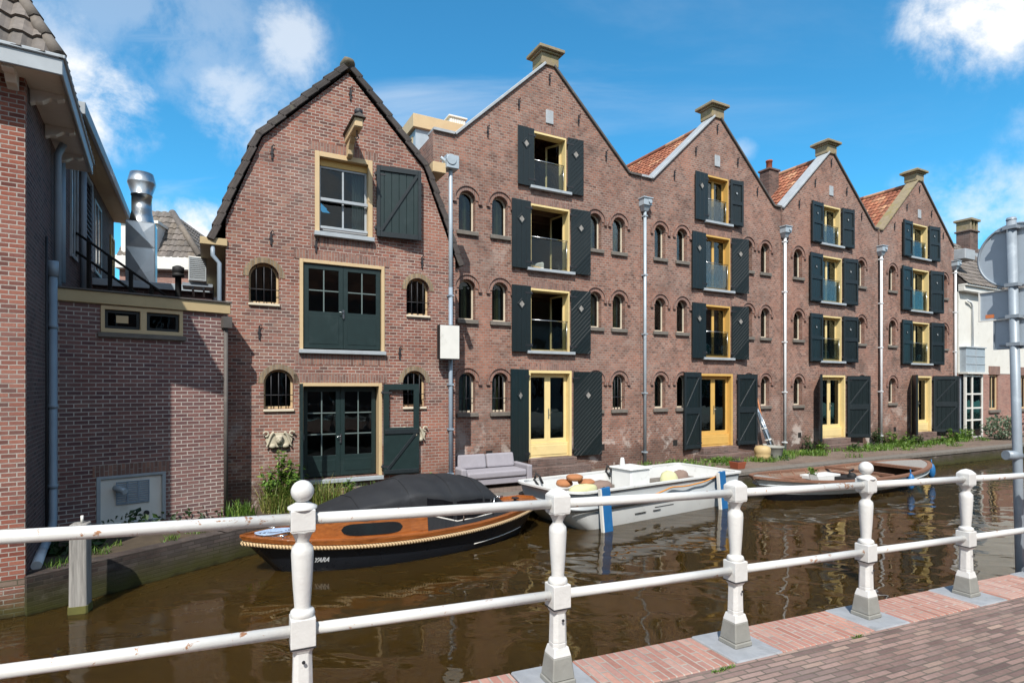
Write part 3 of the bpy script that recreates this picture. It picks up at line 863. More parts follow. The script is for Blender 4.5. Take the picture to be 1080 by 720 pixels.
ZSH, ZAP = 9.45, 12.28
def warehouse(c, l, r, label, win, shut, smalls, doors, frame, cfg):
    root = empty('warehouse', F(c), A_F, label, 'warehouse', 'gabled brick warehouses in the row')
    outl = [(l, -.3), (r, -.3), (r, ZSH), (3.02, ZSH), (.0, ZAP), (-3.02, ZSH), (l, ZSH)]
    holes = []
    for (a, b, z0, z1) in win + [doors]:
        holes.append(rect(a, b, z0, z1))
    for x, z0, z1, ww in smalls:
        holes.append(arch_poly(x, ww, z0, z1))
    m = MB(); m.plate(outl, holes, 0, .32)
    m.box(l, l + .25, .322, 9.5, -.3, ZSH - .1); m.box(r - .25, r, .322, 9.5, -.3, ZSH - .1); m.plate([(l + .26, -.3), (r - .26, -.3), (r - .26, ZSH - .1), (3., ZSH - .1), (0, ZAP - .2), (-3., ZSH - .1), (l + .26, ZSH - .1)], [], 9.2, 9.45)
    m.build('wall', M['brick_row'], root)
    # floors and a back partition make real rooms behind the glass
    it = MB()
    for z in (.2, 3.3, 5.78, 8.22): it.box(l + .26, r - .26, .33, 9.15, z - .1, z + .1)
    for za, zb in ((.31, 3.19), (3.41, 5.67), (5.89, 8.11), (8.33, 9.3)): it.box(l + .26, r - .26, 2.9, 3.0, za, zb)
    it.build('interior', M['interior'], root)
    bm_ = MB()
    for z in (3.2, 5.68, 8.12):
        for k in range(3): bm_.box(l + .27, r - .27, .7 + k * .75, .88 + k * .75, z - .2, z - .002)
    bm_.build('ceiling_beams', M['old_wood'], root)
    # plinth band of darker worn brick and soldier band over the shoulder
    # coping
    def slope(sgn, mat):
        k = MB(); dx, dz = 3.02, ZAP - ZSH; ln = math.hypot(dx, dz); nx, nz = dz / ln * .075, dx / ln * .075
        a, b = (3.02, ZSH), (.12, ZAP - .11)
        k.plate([(sgn * a[0], a[1]), (sgn * (a[0] + nx), a[1] + nz), (sgn * (b[0] + nx), b[1] + nz), (sgn * b[0], b[1])], [], -.07, .42)
        e = r if sgn > 0 else -l
        k.plate(rect(min(sgn * 3.06, sgn * e), max(sgn * 3.06, sgn * e), ZSH + .002, ZSH + .075), [], -.072, .42)
        k.build('coping', mat, root, .01)
    slope(-1, M[cfg.get('cop', 'lead')]); slope(1, M['coping_dark'])
    fi = MB(); fi.box(-.3, .3, -.06, .5, ZAP - .14, ZAP + .2); fi.box(-.36, .36, -.12, .56, ZAP + .2, ZAP + .26); fi.box(-.44, .44, -.2, .64, ZAP + .26, ZAP + .36)
    fi.taper(.8, .6, ZAP + .36, ZAP + .43, (0, .22))
    fi.build('finial', M['finial'], root, .015)
    # roof behind the gable
    pl = math.hypot(3.0, ZAP - ZSH); V = Vector((3.0, 0, ZAP - ZSH)).normalized()
    for sgn in (-1, 1):
        q = MB()
        nu = 42; tw = 8.9 / nu; nv = 13; th = pl / nv
        VV = Vector((-sgn * V.x, 0, V.z)); WW = Vector((sgn * V.z, 0, V.x))
        o = Vector((sgn * 3.0, .42, ZSH - .22))
        if sgn < 0: q.pantiles(o + Vector((0, 8.9, 0)), (0, -1, 0), VV, WW, nu, nv, tw, th)
        else: q.pantiles(o, (0, 1, 0), VV, WW, nu, nv, tw, th)
        q.build('roof', M['tile_red'], root)
    q = MB(); q.tube([(0, .5 + i * .4, ZAP - .2) for i in range(23)], .11, 8); q.build('ridge_tiles', M['tile_red'], root)
    q = MB(); q.box(l + .02, -2.95, .42, 9.3, ZSH - .3, ZSH - .16); q.box(2.95, r - .02, .42, 9.3, ZSH - .3, ZSH - .16); q.build('valley_gutter', M['lead'], root)
    for i, (a, b, z0, z1) in enumerate(win):
        loft_window(root, a, b, z0, z1, cfg['kinds'][i], frame, cfg['curt'][i])
    tall_door(root, *doors, mat=frame, curtain=cfg['curt'][3])
    for x, z0, z1, ww in smalls:
        fr_ = arched_window(root, x, ww, z0, z1, cfg.get('sf', 'cream_pale'), bars=(z1 < 4 and cfg.get('bars', False)))
        kq = random.random()
        if kq < .55:
            cu = MB(); a0 = random.uniform(-.2, .05); bw_ = random.uniform(.12, .22); vs_ = []
            for i in range(9): vs_ += [(a0 + bw_ * i / 8, .27 + .015 * math.sin(i * 2.1), .05), (a0 + bw_ * i / 8, .27 + .015 * math.sin(i * 2.1), z1 - z0 - .12)]
            cu.add(vs_, [(2 * i, 2 * i + 2, 2 * i + 3, 2 * i + 1) for i in range(8)], None, True)
            cu.build('curtain', M['curtain_red' if (abs(x + 2.68) < .01 and z0 > 6 and frame == 'yellow') else ('cream_dull' if kq < .25 else 'curtain')], fr_)
    for s_ in shut: shutter(root, *s_)
    for x, z in ((-.0, 11.75), (-1.05, 10.75), (1.05, 10.75), (-2.05, 9.75), (2.1, 9.85)):
        anchor(root, x, z)
    p = MB(); p.box(-.13, .13, -.03, .0, 10.42, 10.82); p.build('plaque', M['lead'], root, .006)
    v = MB()
    for x in (-2.0, 1.95): v.box(x - .1, x + .1, -.004, .02, .55, .75)
    v.build('air_brick', M['black_in'], root)
    drainpipe(root, r + cfg.get('px', .1) , 8.35, cfg['pipe'])
    return root

def sm(xs, ww): return [(x, z0, z1, ww) for x in xs for z0, z1 in ((1.84, 2.96), (4.42, 5.54), (6.87, 7.99))]
# the second house from the left: open loft windows, sofa at its foot
w2 = warehouse(.08, -3.68, 3.52, 'brick gabled warehouse behind the lilac sofa, its loft windows standing open', [(-.56, .6, 8.46, 10.1), (-.66, .72, 6.05, 7.95), (-.66, .72, 3.62, 5.46)],
    [(-.57, -1, 8.42, 10.12, .55, 3, 'plain'), (.62, 1, 8.42, 10.12, .56, 3, 'diag'), (-.68, -1, 6.0, 7.98, .64, 3, 'plain'), (.74, 1, 6.0, 7.98, .7, 3, 'diag'),
     (-.68, -1, 3.57, 5.5, .64, 3, 'plain'), (.74, 1, 3.57, 5.5, .7, 3, 'diag'), (-.76, -1, .4, 3.06, .8, 22, 'plain'), (.84, 1, .45, 3.02, 1.0, 5, 'diag')],
    sm((-2.68, -1.66, 1.68, 2.62), .5), (-.72, .8, .45, 3.04), 'yellow', dict(kinds=['half', 'open', 'open'], curt=[None] * 4, pipe='zinc', px=.1, bars=True))
w3 = warehouse(7.12, -3.5, 3.45, 'brick gabled warehouse with amber frames and a folded parasol leaning by its door', [(-.52, .57, 8.42, 10.05), (-.6, .66, 6.02, 7.93), (-.6, .66, 3.6, 5.46)],
    [(-.53, -1, 8.38, 10.05, .62, 3, 'plain'), (.6, 1, 8.38, 10.05, .6, 5, 'ledge'), (-.62, -1, 5.97, 7.95, .68, 3, 'plain'), (.7, 1, 5.97, 7.95, .76, 8, 'diag'),
     (-.62, -1, 3.55, 5.48, .68, 3, 'plain'), (.7, 1, 3.55, 5.48, .76, 8, 'diag'), (-.88, -1, .4, 3.06, .84, 4, 'brace'), (.98, 1, .42, 3.02, .92, 6, 'brace')],
    sm((-2.68, -1.69, 1.6, 2.55), .48), (-.84, .8, .43, 3.02), 'amber', dict(kinds=['closed', 'closed', 'closed'], curt=[None, None, (.55, .8), (.55, .72)], pipe='pipe_white', px=.12))
w4 = warehouse(13.7, -3.08, 3.33, 'brick gabled warehouse between two white drainpipes with white curtains in its yellow door', [(-.62, .62, 8.4, 9.98), (-.66, .72, 6.03, 7.9), (-.66, .7, 3.62, 5.46)],
    [(-.64, -1, 8.36, 10.0, .74, 3, 'ledge'), (.64, 1, 8.36, 10.0, .74, 4, 'ledge'), (-.68, -1, 5.98, 7.93, .82, 3, 'ledge'), (.74, 1, 5.98, 7.93, .84, 6, 'ledge'),
     (-.68, -1, 3.57, 5.5, .82, 3, 'ledge'), (.72, 1, 3.57, 5.5, .86, 6, 'ledge'), (-.74, -1, .4, 3.06, .85, 33, 'brace'), (1.02, 1, .42, 3.02, 1.0, 24, 'brace')],
    sm((-2.1, 2.08), .54), (-.7, .96, .45, 3.03), 'yellow', dict(kinds=['closed', 'closed', 'closed'], curt=[(.1, .5), (.3, .6), (.1, .45), (.32, .62)], pipe='pipe_white', px=.08))
w5 = warehouse(20.35, -3.2, 3.15, 'farthest brick gabled warehouse, next to the white house, with plain dark curtains', [(-.72, .7, 8.56, 10.12), (-.74, .82, 6.1, 8.02), (-.74, .86, 3.66, 5.56)],
    [(-.74, -1, 8.5, 10.15, .76, 3, 'ledge'), (.72, 1, 8.5, 10.15, .78, 6, 'ledge'), (-.76, -1, 6.05, 8.05, .86, 3, 'ledge'), (.84, 1, 6.05, 8.05, .9, 8, 'ledge'),
     (-.76, -1, 3.6, 5.6, .86, 3, 'ledge'), (.88, 1, 3.6, 5.6, .9, 8, 'ledge'), (-.7, -1, .4, 3.1, .85, 38, 'brace'), (1.12, 1, .4, 3.08, 1.08, 38, 'brace')],
    sm((-2.22, 2.2), .56), (-.66, 1.06, .45, 3.06), 'yellow', dict(kinds=['closed', 'closed', 'closed'], curt=[None, (.35, .6), None, (.3, .6)], pipe='pipe_white', px=-.08, cop='finial'))

# extras that belong to single warehouses
q = MB(); q.box(-3.6, -1.35, 1.9, 4.6, 10.35, 10.75); q.build('dormer_fascia', M['cream'], w2, .01)
q = MB(); q.box(-3.5, -1.9, 2.0, 4.5, 9.2, 10.345); q.build('dormer_cheek', M['zinc'], w2)
q = MB(); q.box(-3.52, -3.48, 2.25, 2.9, 9.6, 10.2); q.box(-3.52, -3.48, 3.2, 4.2, 9.6, 10.2); q.build('dormer_window', M['cream_dull'], w2)
q = MB(); q.box(-2.15, -1.6, 2.6, 3.1, 10.752, 11.25)
for i in range(7): q.box(-2.12 + i * .075, -2.08 + i * .075, 2.57, 2.6, 10.8, 11.2)
q.box(-2.2, -1.55, 2.55, 3.15, 11.25, 11.31); q.build('roof_vent', M['white'], w2, .01)
for wq, xx in ((w3, -2.95), (w4, -2.9)):
    q = MB(); q.box(xx - .1, xx + .75, .75, 1.1, 9.4, 9.62); q.build('gutter_board', M['amber'], wq, .01)
q = MB(); q.box(-1.7, -1.1, 1.6, 2.1, 10.1, 11.75); q.box(-1.75, -1.05, 1.55, 2.15, 11.75, 11.83); o = q.build('chimney', M['brick_base'], w4, .01)
q = MB(); q.lathe([(.12, 0), (.12, .35), (.14, .36), (.14, .42), (.1, .42)], 14, (-1.4, 1.85, 11.83)); q.build('chimney_pot', M['terracotta'], o)

ar = empty('armchair', F(-.1, .95, 5.88), A_F + R(20), 'pale armchair standing inside the open middle loft window above the sofa', 'armchair')
q = MB(); q.box(-.32, .32, -.3, .3, .12, .42); q.build('seat', M['tan'], ar, .05)
q = MB(); q.box(-.34, .34, .26, .42, .1, .85); q.build('backrest', M['curtain'], ar, .06)
for sx in (-1, 1):
    q = MB(); q.box(sx * .33, sx * .45, -.3, .4, .1, .6); q.build('armrest', M['curtain'], ar, .05)
# ------------------------------------------------------------------ houses on the near bank, behind the railing street: seen in the glass
for s0, s1, hh, mt, rm, lab in ((-26, -9, 7.2, 'brick_dark', 'tile_red', 'dark brick house across the street behind the viewer, mirrored in the lowest left panes'), (-8.6, 5.5, 7.8, 'brick_house', 'tile_red', 'red brick house with an orange tiled roof mirrored in the green loft doors'),
        (6, 22, 7., 'white_wall', 'tile_dark', 'white rendered house across the street mirrored in the amber framed glass'), (22.4, 60, 7.6, 'brick_base', 'tile_red', 'long brown brick house across the street mirrored in the glass of the farthest warehouse'), (61, 120, 8.2, 'brick_gambrel', 'tile_dark', 'very long brick house farthest along the near bank, mirrored in the glazed porch')):
    nb = empty('near_bank_house', F((s0 + s1) / 2, -26, .6), A_F, lab, 'house', 'houses on the near bank')
    w_ = (s1 - s0) / 2
    q = MB(); q.box(-w_, w_, -7, 0, 0, hh); q.build('wall', M[mt], nb)
    q = MB(); q.plate([(0, hh), (-7, hh), (-3.5, hh + 3.4)], [], -w_, w_); q.xf = None
    for i, v in enumerate(q.v): q.v[i] = Vector((v.y, v.x, v.z))
    q.f = [f[::-1] for f in q.f]
    q.build('roof', M[rm], nb)
    n_ = int(w_ * 2 / 2.6)
    for k in range(n_):
        for zz in (1., 4.2):
            x = -w_ + (k + .5) * 2 * w_ / n_
            q = MB(); ring(q, rect(x - .55, x + .55, zz, zz + 1.9), rect(x - .46, x + .46, zz + .09, zz + 1.81), .002, .06); fr = q.build('window', M['white'], nb)
            q = MB(); q.box(x - .46, x + .46, .01, .02, zz + .09, zz + 1.81); q.build('pane', M['foil'], fr)
            q = MB(); q.box(x - .03, x + .03, .021, .05, zz + .09, zz + 1.81); q.build('glazing_bar', M['white'], fr)
# ------------------------------------------------------------------ gambrel house
OFF1 = -1.35
g1 = empty('gambrel_house', F(-6.13, OFF1), A_F, 'brick house with curved tile edged gable, hoist beam and one open green loft shutter', 'house')
gp = [(-2.48, -.5), (2.62, -.5), (2.62, 5.7), (1.78, 7.85), (0, 9.68), (-1.78, 7.85), (-2.48, 6.0)]
TW, MW, LW = (-.72, .56, 5.99, 7.78), (-1.04, .84, 3.38, 5.36), (-1.04, .78, .5, 2.64)
AR = [(-1.75, .6, 4.33, 5.19), (1.66, .58, 4.28, 5.17), (-1.46, .6, 2.08, 2.93), (1.57, .57, 2.08, 2.94)]
m = MB(); m.plate(gp, [rect(*TW), rect(*MW), rect(*LW)] + [arch_poly(x, w_, a, b) for x, w_, a, b in AR], 0, .3)
m.box(-2.48, -2.2, .302, 8, -.5, 5.7); m.box(2.3, 2.62, .302, 1.34, -.5, 5.5)
m.plate([(-2.19, -.5), (2.3, -.5), (2.3, 5.6), (1.7, 7.7), (0, 9.5), (-1.7, 7.7), (-2.19, 5.9)], [], 7.7, 7.95)
m.build('wall', M['brick_gambrel'], g1)
it = MB()
for z in (.25, 3.05, 5.65): it.box(-2.19, 2.29, .31, 7.6, z - .1, z + .1)
for za, zb in ((.36, 2.94), (3.16, 5.54), (5.76, 7.5)): it.box(-1.7, 1.7, 3.6, 3.7, za, zb)
it.build('interior', M['interior'], g1)
edge_pts = [(-2.75, 5.72), (-1.83, 7.93), (0, 9.78), (1.83, 7.93), (2.72, 5.72)]
for sgn in (-1, 1):
    a0, a1, a2 = Vector((sgn * 2.68, 0, 5.66)), Vector((sgn * 1.83, 0, 7.93)), Vector((0, 0, 9.78))
    for p, q_ in ((a0, a1), (a1, a2)):
        V = (q_ - p); ln = V.length; V = V / ln; W = Vector((sgn * abs(V.z), 0, abs(V.x)))
        t = MB(); nv = max(5, round(ln / .33)); nu = 36; tw = 7.7 / nu
        if sgn < 0: t.pantiles(p + Vector((0, 7.8, 0)) , (0, -1, 0), V, W, nu, nv, tw, ln / nv)
        else: t.pantiles(p + Vector((0, .1, 0)), (0, 1, 0), V, W, nu, nv, tw, ln / nv)
        t.build('roof', M['tile_dark'], g1)
# verge tiles: a stepped row of flanged tiles following the gable
vt = MB(); rnd = random.Random(3)
for sgn in (-1, 1):
    path = [Vector((sgn * 2.74, 0, 5.55)), Vector((sgn * 2.36, 0, 6.62)), Vector((sgn * 1.86, 0, 7.86)), Vector((sgn * .95, 0, 8.85)), Vector((sgn * .02, 0, 9.82))]
    for a, b in zip(path, path[1:]):
        ln = (b - a).length; n = max(3, round(ln / .3)); t = (b - a) / ln; nrm = Vector((sgn * abs(t.z), 0, abs(t.x)))
        for i in range(n):
            p = a + t * (ln * i / n); L_ = ln / n + .06; j = rnd.uniform(-.008, .008)
            o0 = p + nrm * (.03 + j)
            X = Matrix(((t.x, 0, nrm.x, o0.x), (0, 1, 0, 0), (t.z, 0, nrm.z, o0.z), (0, 0, 0, 1)))
            vt.xf = X
            pts = []
            vt.add([(0, -.09, .0), (L_, -.09, -.035), (L_, -.09, .035), (0, -.09, .075), (0, .32, .0), (L_, .32, -.035), (L_, .32, .035), (0, .32, .075)],
                   [(0, 1, 2, 3), (7, 6, 5, 4), (3, 2, 6, 7), (0, 4, 5, 1), (0, 3, 7, 4), (1, 5, 6, 2)])
            vt.add([(0, -.1, -.075), (L_, -.1, -.1), (L_, -.1, .0), (0, -.1, .03), (0, -.06, -.075), (L_, -.06, -.1), (L_, -.06, .0), (0, -.06, .03)],
                   [(0, 1, 2, 3), (7, 6, 5, 4), (3, 2, 6, 7), (0, 4, 5, 1), (0, 3, 7, 4), (1, 5, 6, 2)])
vt.build('verge_tiles', M['tile_dark'], g1, .012)
cp = MB(); cp.blob((0, .05, 9.88), (.16, .24, .14), 4, 14, 9, .12); cp.build('apex_stone', M['lichen_tile'], g1)
rt = MB(); rt.tube([(0, .1 + i * .4, 9.8) for i in range(20)], .12, 8); rt.build('ridge_tiles', M['tile_dark'], g1)
# loft window
def b1_window():
    x0, x1, z0, z1 = TW; W_, H = x1 - x0, z1 - z0
    f = MB(); f.box(0, .1, -.02, .26, 0, H); f.box(W_ - .1, W_, -.02, .26, 0, H); f.box(.1, W_ - .1, -.02, .26, H - .11, H)
    fr = f.build('window', M['cream'], g1, .006, loc=(x0, 0, z0)); lintel(fr, 0, W_, H)
    f = MB(); f.box(.1, W_ - .1, .12, .24, H - .26, H - .112); f.build('head_board', M['amber'], fr)
    s = MB()
    ring(s, rect(.1, W_ - .1, .06, H - .262), rect(.15, W_ - .15, .12, H - .31), .14, .2); s.box(W_ / 2 - .02, W_ / 2 + .02, .145, .195, .12, H - .31)
    s.build('sash', M['grey_trim'], fr, .004)
    g = MB(); g.box(.14, W_ - .14, .166, .171, .1, H - .3); g.build('pane', M['glass'], fr)
    for za, zb in ((.72, .79), (.1, .16)):
        s = MB(); s.box(.1, W_ - .1, .03, .09, za, zb); s.build('guard_rail', M['grey_trim'], fr, .006)
    s = MB(); s.box(-.02, W_ + .02, -.12, .14, -.1, -.003); s.build('sill', M['grey_trim'], fr, .008)
    s = MB(); vs = []
    for i in range(21):
        t = W_ - .4 + .28 * i / 20; y = .34 + .025 * math.sin(i * 1.6); vs += [(t, y, .1), (t, y, H - .15)]
    s.add(vs, [(2 * i, 2 * i + 2, 2 * i + 3, 2 * i + 1) for i in range(20)], None, True); s.build('curtain', M['curtain'], fr)
    k = MB(); k.box(-.1, W_ + .1, -.006, .05, -.32, -.104); k.build('brick_apron', M['soldier'], fr)
b1_window()
shutter(g1, .64, 1, 6.03, 7.68, 1.04, 6, 'single', mat='green_b1', label='green loft shutter with a diagonal brace')
def glazed_pair(x0, x1, z0, z1, name, cols_, lower, casing, topbar=None):
    W_, H = x1 - x0, z1 - z0
    f = MB(); f.box(0, .075, -.025, .28, 0, H); f.box(W_ - .075, W_, -.025, .28, 0, H); f.box(.075, W_ - .075, -.025, .28, H - .075, H)
    fr = f.build(name, M[casing], g1, .006, loc=(x0, 0, z0)); lintel(fr, 0, W_, H)
    y0 = .02 if topbar is None else .2
    hw = (W_ - .19) / 2
    ztop = H - .095 if topbar is None else H - .095
    for a in (.094, .096 + hw):
        m = MB(); zb = lower
        gx0, gx1, gz0, gz1 = a + .1, a + hw - .1, zb, ztop - .1
        ring(m, rect(a, a + hw - .002, .03, ztop), rect(gx0, gx1, gz0, gz1), y0, y0 + .055)
        n = cols_
        mu = MB()
        for i in range(1, n): mu.box(gx0 + (gx1 - gx0) * i / n - .013, gx0 + (gx1 - gx0) * i / n + .013, y0 + .012, y0 + .045, gz0, gz1)
        rows = 2 if topbar is None else 3
        for i in range(1, rows): mu.box(gx0, gx1, y0 + .013, y0 + .043, gz0 + (gz1 - gz0) * i / rows - .013, gz0 + (gz1 - gz0) * i / rows + .013)
        m.box(a + .1, a + hw - .1, y0 - .008, y0, .13, zb - .1)
        mu.build('glazing_bars', M['green_sunlit'], fr)
        m.build('leaf', M['green_b1'], fr, .005)
        g = MB(); g.box(gx0 - .005, gx1 + .005, y0 + .026, y0 + .03, gz0 - .005, gz1 + .005); g.build('pane', M['glass'], fr)
    h = MB(); h.box(W_ / 2 - .02, W_ / 2 + .02, y0 - .03, y0 - .001, H * .36, H * .46); h.tube([(W_ / 2, y0 - .03, H * .43), (W_ / 2, y0 - .06, H * .43), (W_ / 2 - .11, y0 - .06, H * .43)], .01, 6); h.build('handle', M['steel'], fr)
    s = MB(); s.box(-.02, W_ + .02, -.1, .15, -.09, -.003); s.build('sill', M['grey_trim'], fr, .008)
    return fr
glazed_pair(*MW, 'loft_doors', 2, .85, 'cream')
k = MB(); k.box(MW[0] - .1, MW[1] + .1, -.006, .05, 3.05, 3.28); k.build('brick_apron', M['soldier'], g1)
glazed_pair(*LW, 'garden_doors', 2, .5, 'cream', topbar=1)
shutter(g1, .8, 1, .5, 2.62, .84, 5, 'frame', mat='green_b1', label='green shutter with an open upper half')
shutter(g1, -1.05, -1, .5, 2.62, .84, 84, 'frame', mat='green_b1', label='green shutter swung out from the wall, seen almost edge on')
for x, w_, a, b in AR:
    arched_window(g1, x, w_, a, b, 'cream', 'soldier_pale', True, 'cream_pale')
# hoist beam
hb = MB(); hb.box(-.09, .09, -1.0, .28, -.1, .1); ho = hb.build('hoist_beam', M['cream'], g1, .02, loc=(.02, 0, 8.16))
hb = MB(); hb.plate([(-.14, .102), (.14, .102), (0, .19)], [], -1.06, .0); hb.build('beam_cap', M['coping_dark'], ho)
hb = MB(); hb.xf = Matrix.Rotation(R(90), 4, 'Z'); hb.plate([(-.002, -.102), (-.5, -.102), (-.42, -.16), (-.3, -.2), (-.22, -.3), (-.2, -.4), (-.12, -.44), (-.002, -.42)], [], -.06, .06); hb.build('beam_bracket', M['cream'], ho, .01)
hb = MB(); hb.tube([(0, -.8, -.1), (0, -.8, -.2), (.04, -.8, -.25), (.0, -.8, -.3), (-.04, -.8, -.26)], .014, 6); hb.build('hook', M['iron'], ho)
hb = MB(); hb.lathe([(.05, 0), (.09, .03), (.09, .1), (.06, .13)], 12, (.0, -.95, .16)); hb.build('pulley_cap', M['iron'], ho)
for x, z in ((-1.6, 7.55), (1.45, 7.5), (-1.62, 5.72), (.05, 9.2), (1.75, 5.55), (-1.85, 3.7), (1.2, 3.35), (-.7, 5.66)): anchor(g1, x, z, .26)
# cherub ornaments: shield with scrolls and a head
def ornament(x):
    o = MB()
    n = 22
    pts = []
    for i in range(n):
        a = 2 * math.pi * i / n
        rr = .2 * (1 + .16 * math.cos(2 * a)) ; pts.append((rr * math.cos(a) * 1.15, rr * math.sin(a) * .92))
    o.plate(pts, [], -.05, 0)
    ob = o.build('wall_ornament', M['ornament'], g1, .015, loc=(x, 0, 1.42))
    s = MB(); s.blob((0, -.09, .0), (.075, .07, .09), 2, 14, 10, .03); s.blob((-.03, -.15, .02), (.014, .014, .014), 1, 8, 6, 0); s.blob((.03, -.15, .02), (.014, .014, .014), 1, 8, 6, 0); s.blob((0, -.16, -.008), (.013, .02, .02), 1, 8, 6, 0); s.blob((0, -.085, .055), (.082, .075, .05), 5, 12, 8, .15)
    s.build('cherub_head', M['ornament'], ob)
    s = MB()
    for sx in (-1, 1):
        s.tube([(sx * (.1 + .15 * math.sin(t * .5)), -.06, .16 - .11 * t + .03 * math.sin(t * 2.4)) for t in [k * .25 for k in range(13)]], .03, 8, radii=[.035 - .0018 * k for k in range(13)])
        s.tube([(sx * (.26 + .05 * math.cos(t)), -.06, .13 + .05 * math.sin(t)) for t in [k * .5 for k in range(11)]], .02, 8)
        s.blob((sx * .13, -.06, -.13), (.07, .04, .05), 3, 10, 7, .1)
    s.build('scrolls', M['ornament'], ob)
ornament(-1.46); ornament(1.56)
drainpipe(g1, 2.46, 5.0, 'pipe_grey', hopper=False)
p = MB(); p.tube([(2.46, -.1, 5.0), (2.46, -.1, 7.9)], .05, 10); p.tube([(2.2, -.1, 8.15), (2.46, -.12, 7.95)], .045, 8); p.box(2.3, 2.62, -.26, .08, 7.88, 8.2); p.tube([(2.42, -.28, 8.08), (2.42, -.2, 8.08)], .13, 14); p.build('drainpipe_head', M['zinc'], g1, .008)
p = MB(); p.box(1.98, 2.32, -.16, 1.2, 7.75, 8.0); p.build('gutter_board', M['cream'], g1, .01)
p = MB(); p.box(-2.95, -2.45, -.05, 7.6, 5.45, 5.6); p.build('gutter', M['cream_dull'], g1, .01)
p = MB(); p.tube([(-2.72, .02, 5.45), (-2.72, .02, 5.25), (-2.6, .02, 5.1), (-2.6, .02, 2.6)], .045, 10); p.build('drainpipe', M['pipe_grey'], g1)
# blank box sign on the corner
bs = empty('box_sign', F(-3.8, OFF1, 3.22), A_F, 'blank white box sign with dark sides beside the downpipe above the sofa', 'sign')
b = MB(); b.box(-.25, .27, -.34, -.16, 0, .83); b.build('case', M['rubber'], bs, .012)
b = MB(); b.box(-.235, .255, -.35, -.341, .015, .815); b.build('face', M['white'], bs)
b = MB(); b.box(-.1, .1, -.16, -.004, .3, .36); b.box(-.1, .1, -.16, -.004, .55, .61); b.build('bracket', M['iron'], bs)
# ------------------------------------------------------------------ annex
AX = math.atan2(.673, .74)
an = empty('brick_annex', (-5.6, 11.2, QZ), AX, 'low dark brick annex with a cream cornice, strip window and metal hatch', 'annex')
zt = 4.22
hol = [rect(-2.04, -.78, 3.5, 3.97), rect(-2.1, -1.06, .12, 1.0)]
m = MB(); m.plate(rect(-3.2, 0, -.5, zt - .24), hol, 0, .3); m.box(-.3, 0, .302, 3.2, -.5, zt - .24); m.box(-3.2, -2.9, .302, 3.2, -.5, zt - .24); m.build('wall', M['brick_annex'], an)
m = MB(); m.box(-3.25, .04, -.06, 3.2, zt - .238, zt - .03); m.build('cornice', M['cream_dull'], an, .008)
m = MB(); m.box(-3.27, .06, -.09, 3.22, zt - .028, zt); m.build('roof_edge', M['coping_dark'], an)
f = MB(); f.plate(rect(-2.04, -.78, 3.5, 3.97), [rect(-1.98, -1.46, 3.57, 3.9), rect(-1.36, -.84, 3.57, 3.9)], -.02, .12); fr = f.build('window', M['cream'], an, .005)
f = MB(); ring(f, rect(-1.98, -1.46, 3.57, 3.9), rect(-1.93, -1.51, 3.62, 3.85), .03, .08); ring(f, rect(-1.36, -.84, 3.57, 3.9), rect(-1.31, -.89, 3.62, 3.85), .03, .08); f.build('sash', M['green'], fr)
f = MB(); f.box(-1.94, -1.5, .053, .057, 3.61, 3.86); f.build('pane', M['glass_dark'], fr)
f = MB(); f.box(-1.32, -.88, .053, .057, 3.61, 3.86); f.build('pane', M['glass_dark'], fr)
f = MB(); f.box(-1.81, -1.63, .042, .05, 3.68, 3.81); f.build('notice', M['cream'], fr)
f = MB(); f.box(-2.08, -.74, -.06, .0, 3.42, 3.498); f.build('sill', M['stone_dark'], fr)
f = MB(); f.box(-1.95, -.85, .34, .36, 3.3, 4.0); f.build('blackout_board', M['black_in'], fr)
h = MB(); ring(h, rect(-2.1, -1.06, .12, 1.0), rect(-2.04, -1.12, .16, .95), -.02, .1); hf = h.build('hatch', M['grey_trim'], an, .006)
h = MB(); h.box(-2.04, -1.12, .02, .06, .16, .95); h.build('panel', M['white'], hf)
h = MB()
for i in range(3):
    a = -1.8 + i * .165
    for k in range(9): h.box(a, a + .14, .0, .022, .5 + k * .04, .522 + k * .04)
    ring(h, rect(a - .015, a + .155, .48, .88), rect(a, a + .14, .495, .865), -.004, .021)
h.build('louvre', M['pipe_grey'], hf)
h = MB(); h.tube([(-1.82, .02, .78), (-1.8, -.1, .77), (-1.72, -.26, .74)], .05, 12); h.build('vent_pipe', M['zinc'], hf)
h = MB(); h.tube([(-1.36, .02, .28), (-1.36, -.01, .28)], .045, 12); h.build('lock', M['iron'], hf)
b = MB(); b.box(-2.15, -1.0, -.008, .04, 1.003, 1.2); b.build('lintel', M['soldier'], an)
p = MB(); p.tube([(-2.69, -.16, 4.5), (-2.69, -.16, .4), (-2.72, -.35, .22), (-2.88, -1.2, .13)], .06, 12)
for z in (.9, 2.2, 3.5): p.tube([(-2.69, -.16, z), (-2.69, -.16, z + .07)], .068, 12)
p.tube([(-2.69, -.16, 4.35), (-2.69, -.16, 4.6)], .075, 12); p.build('drainpipe', M['pipe_grey'], an)
p = MB(); p.tube([(-2.88, -1.2, .13), (-2.96, -1.68, .05)], .066, 12); p.build('drainpipe_spout', M['pipe_white'], an)
p = MB(); p.tube([(-.05, -.07, .05), (-.05, -.07, 3.72)], .04, 8); p.box(-.12, .04, -.16, 0, 3.7, 3.92); p.build('drainpipe', M['coping_dark'], an)
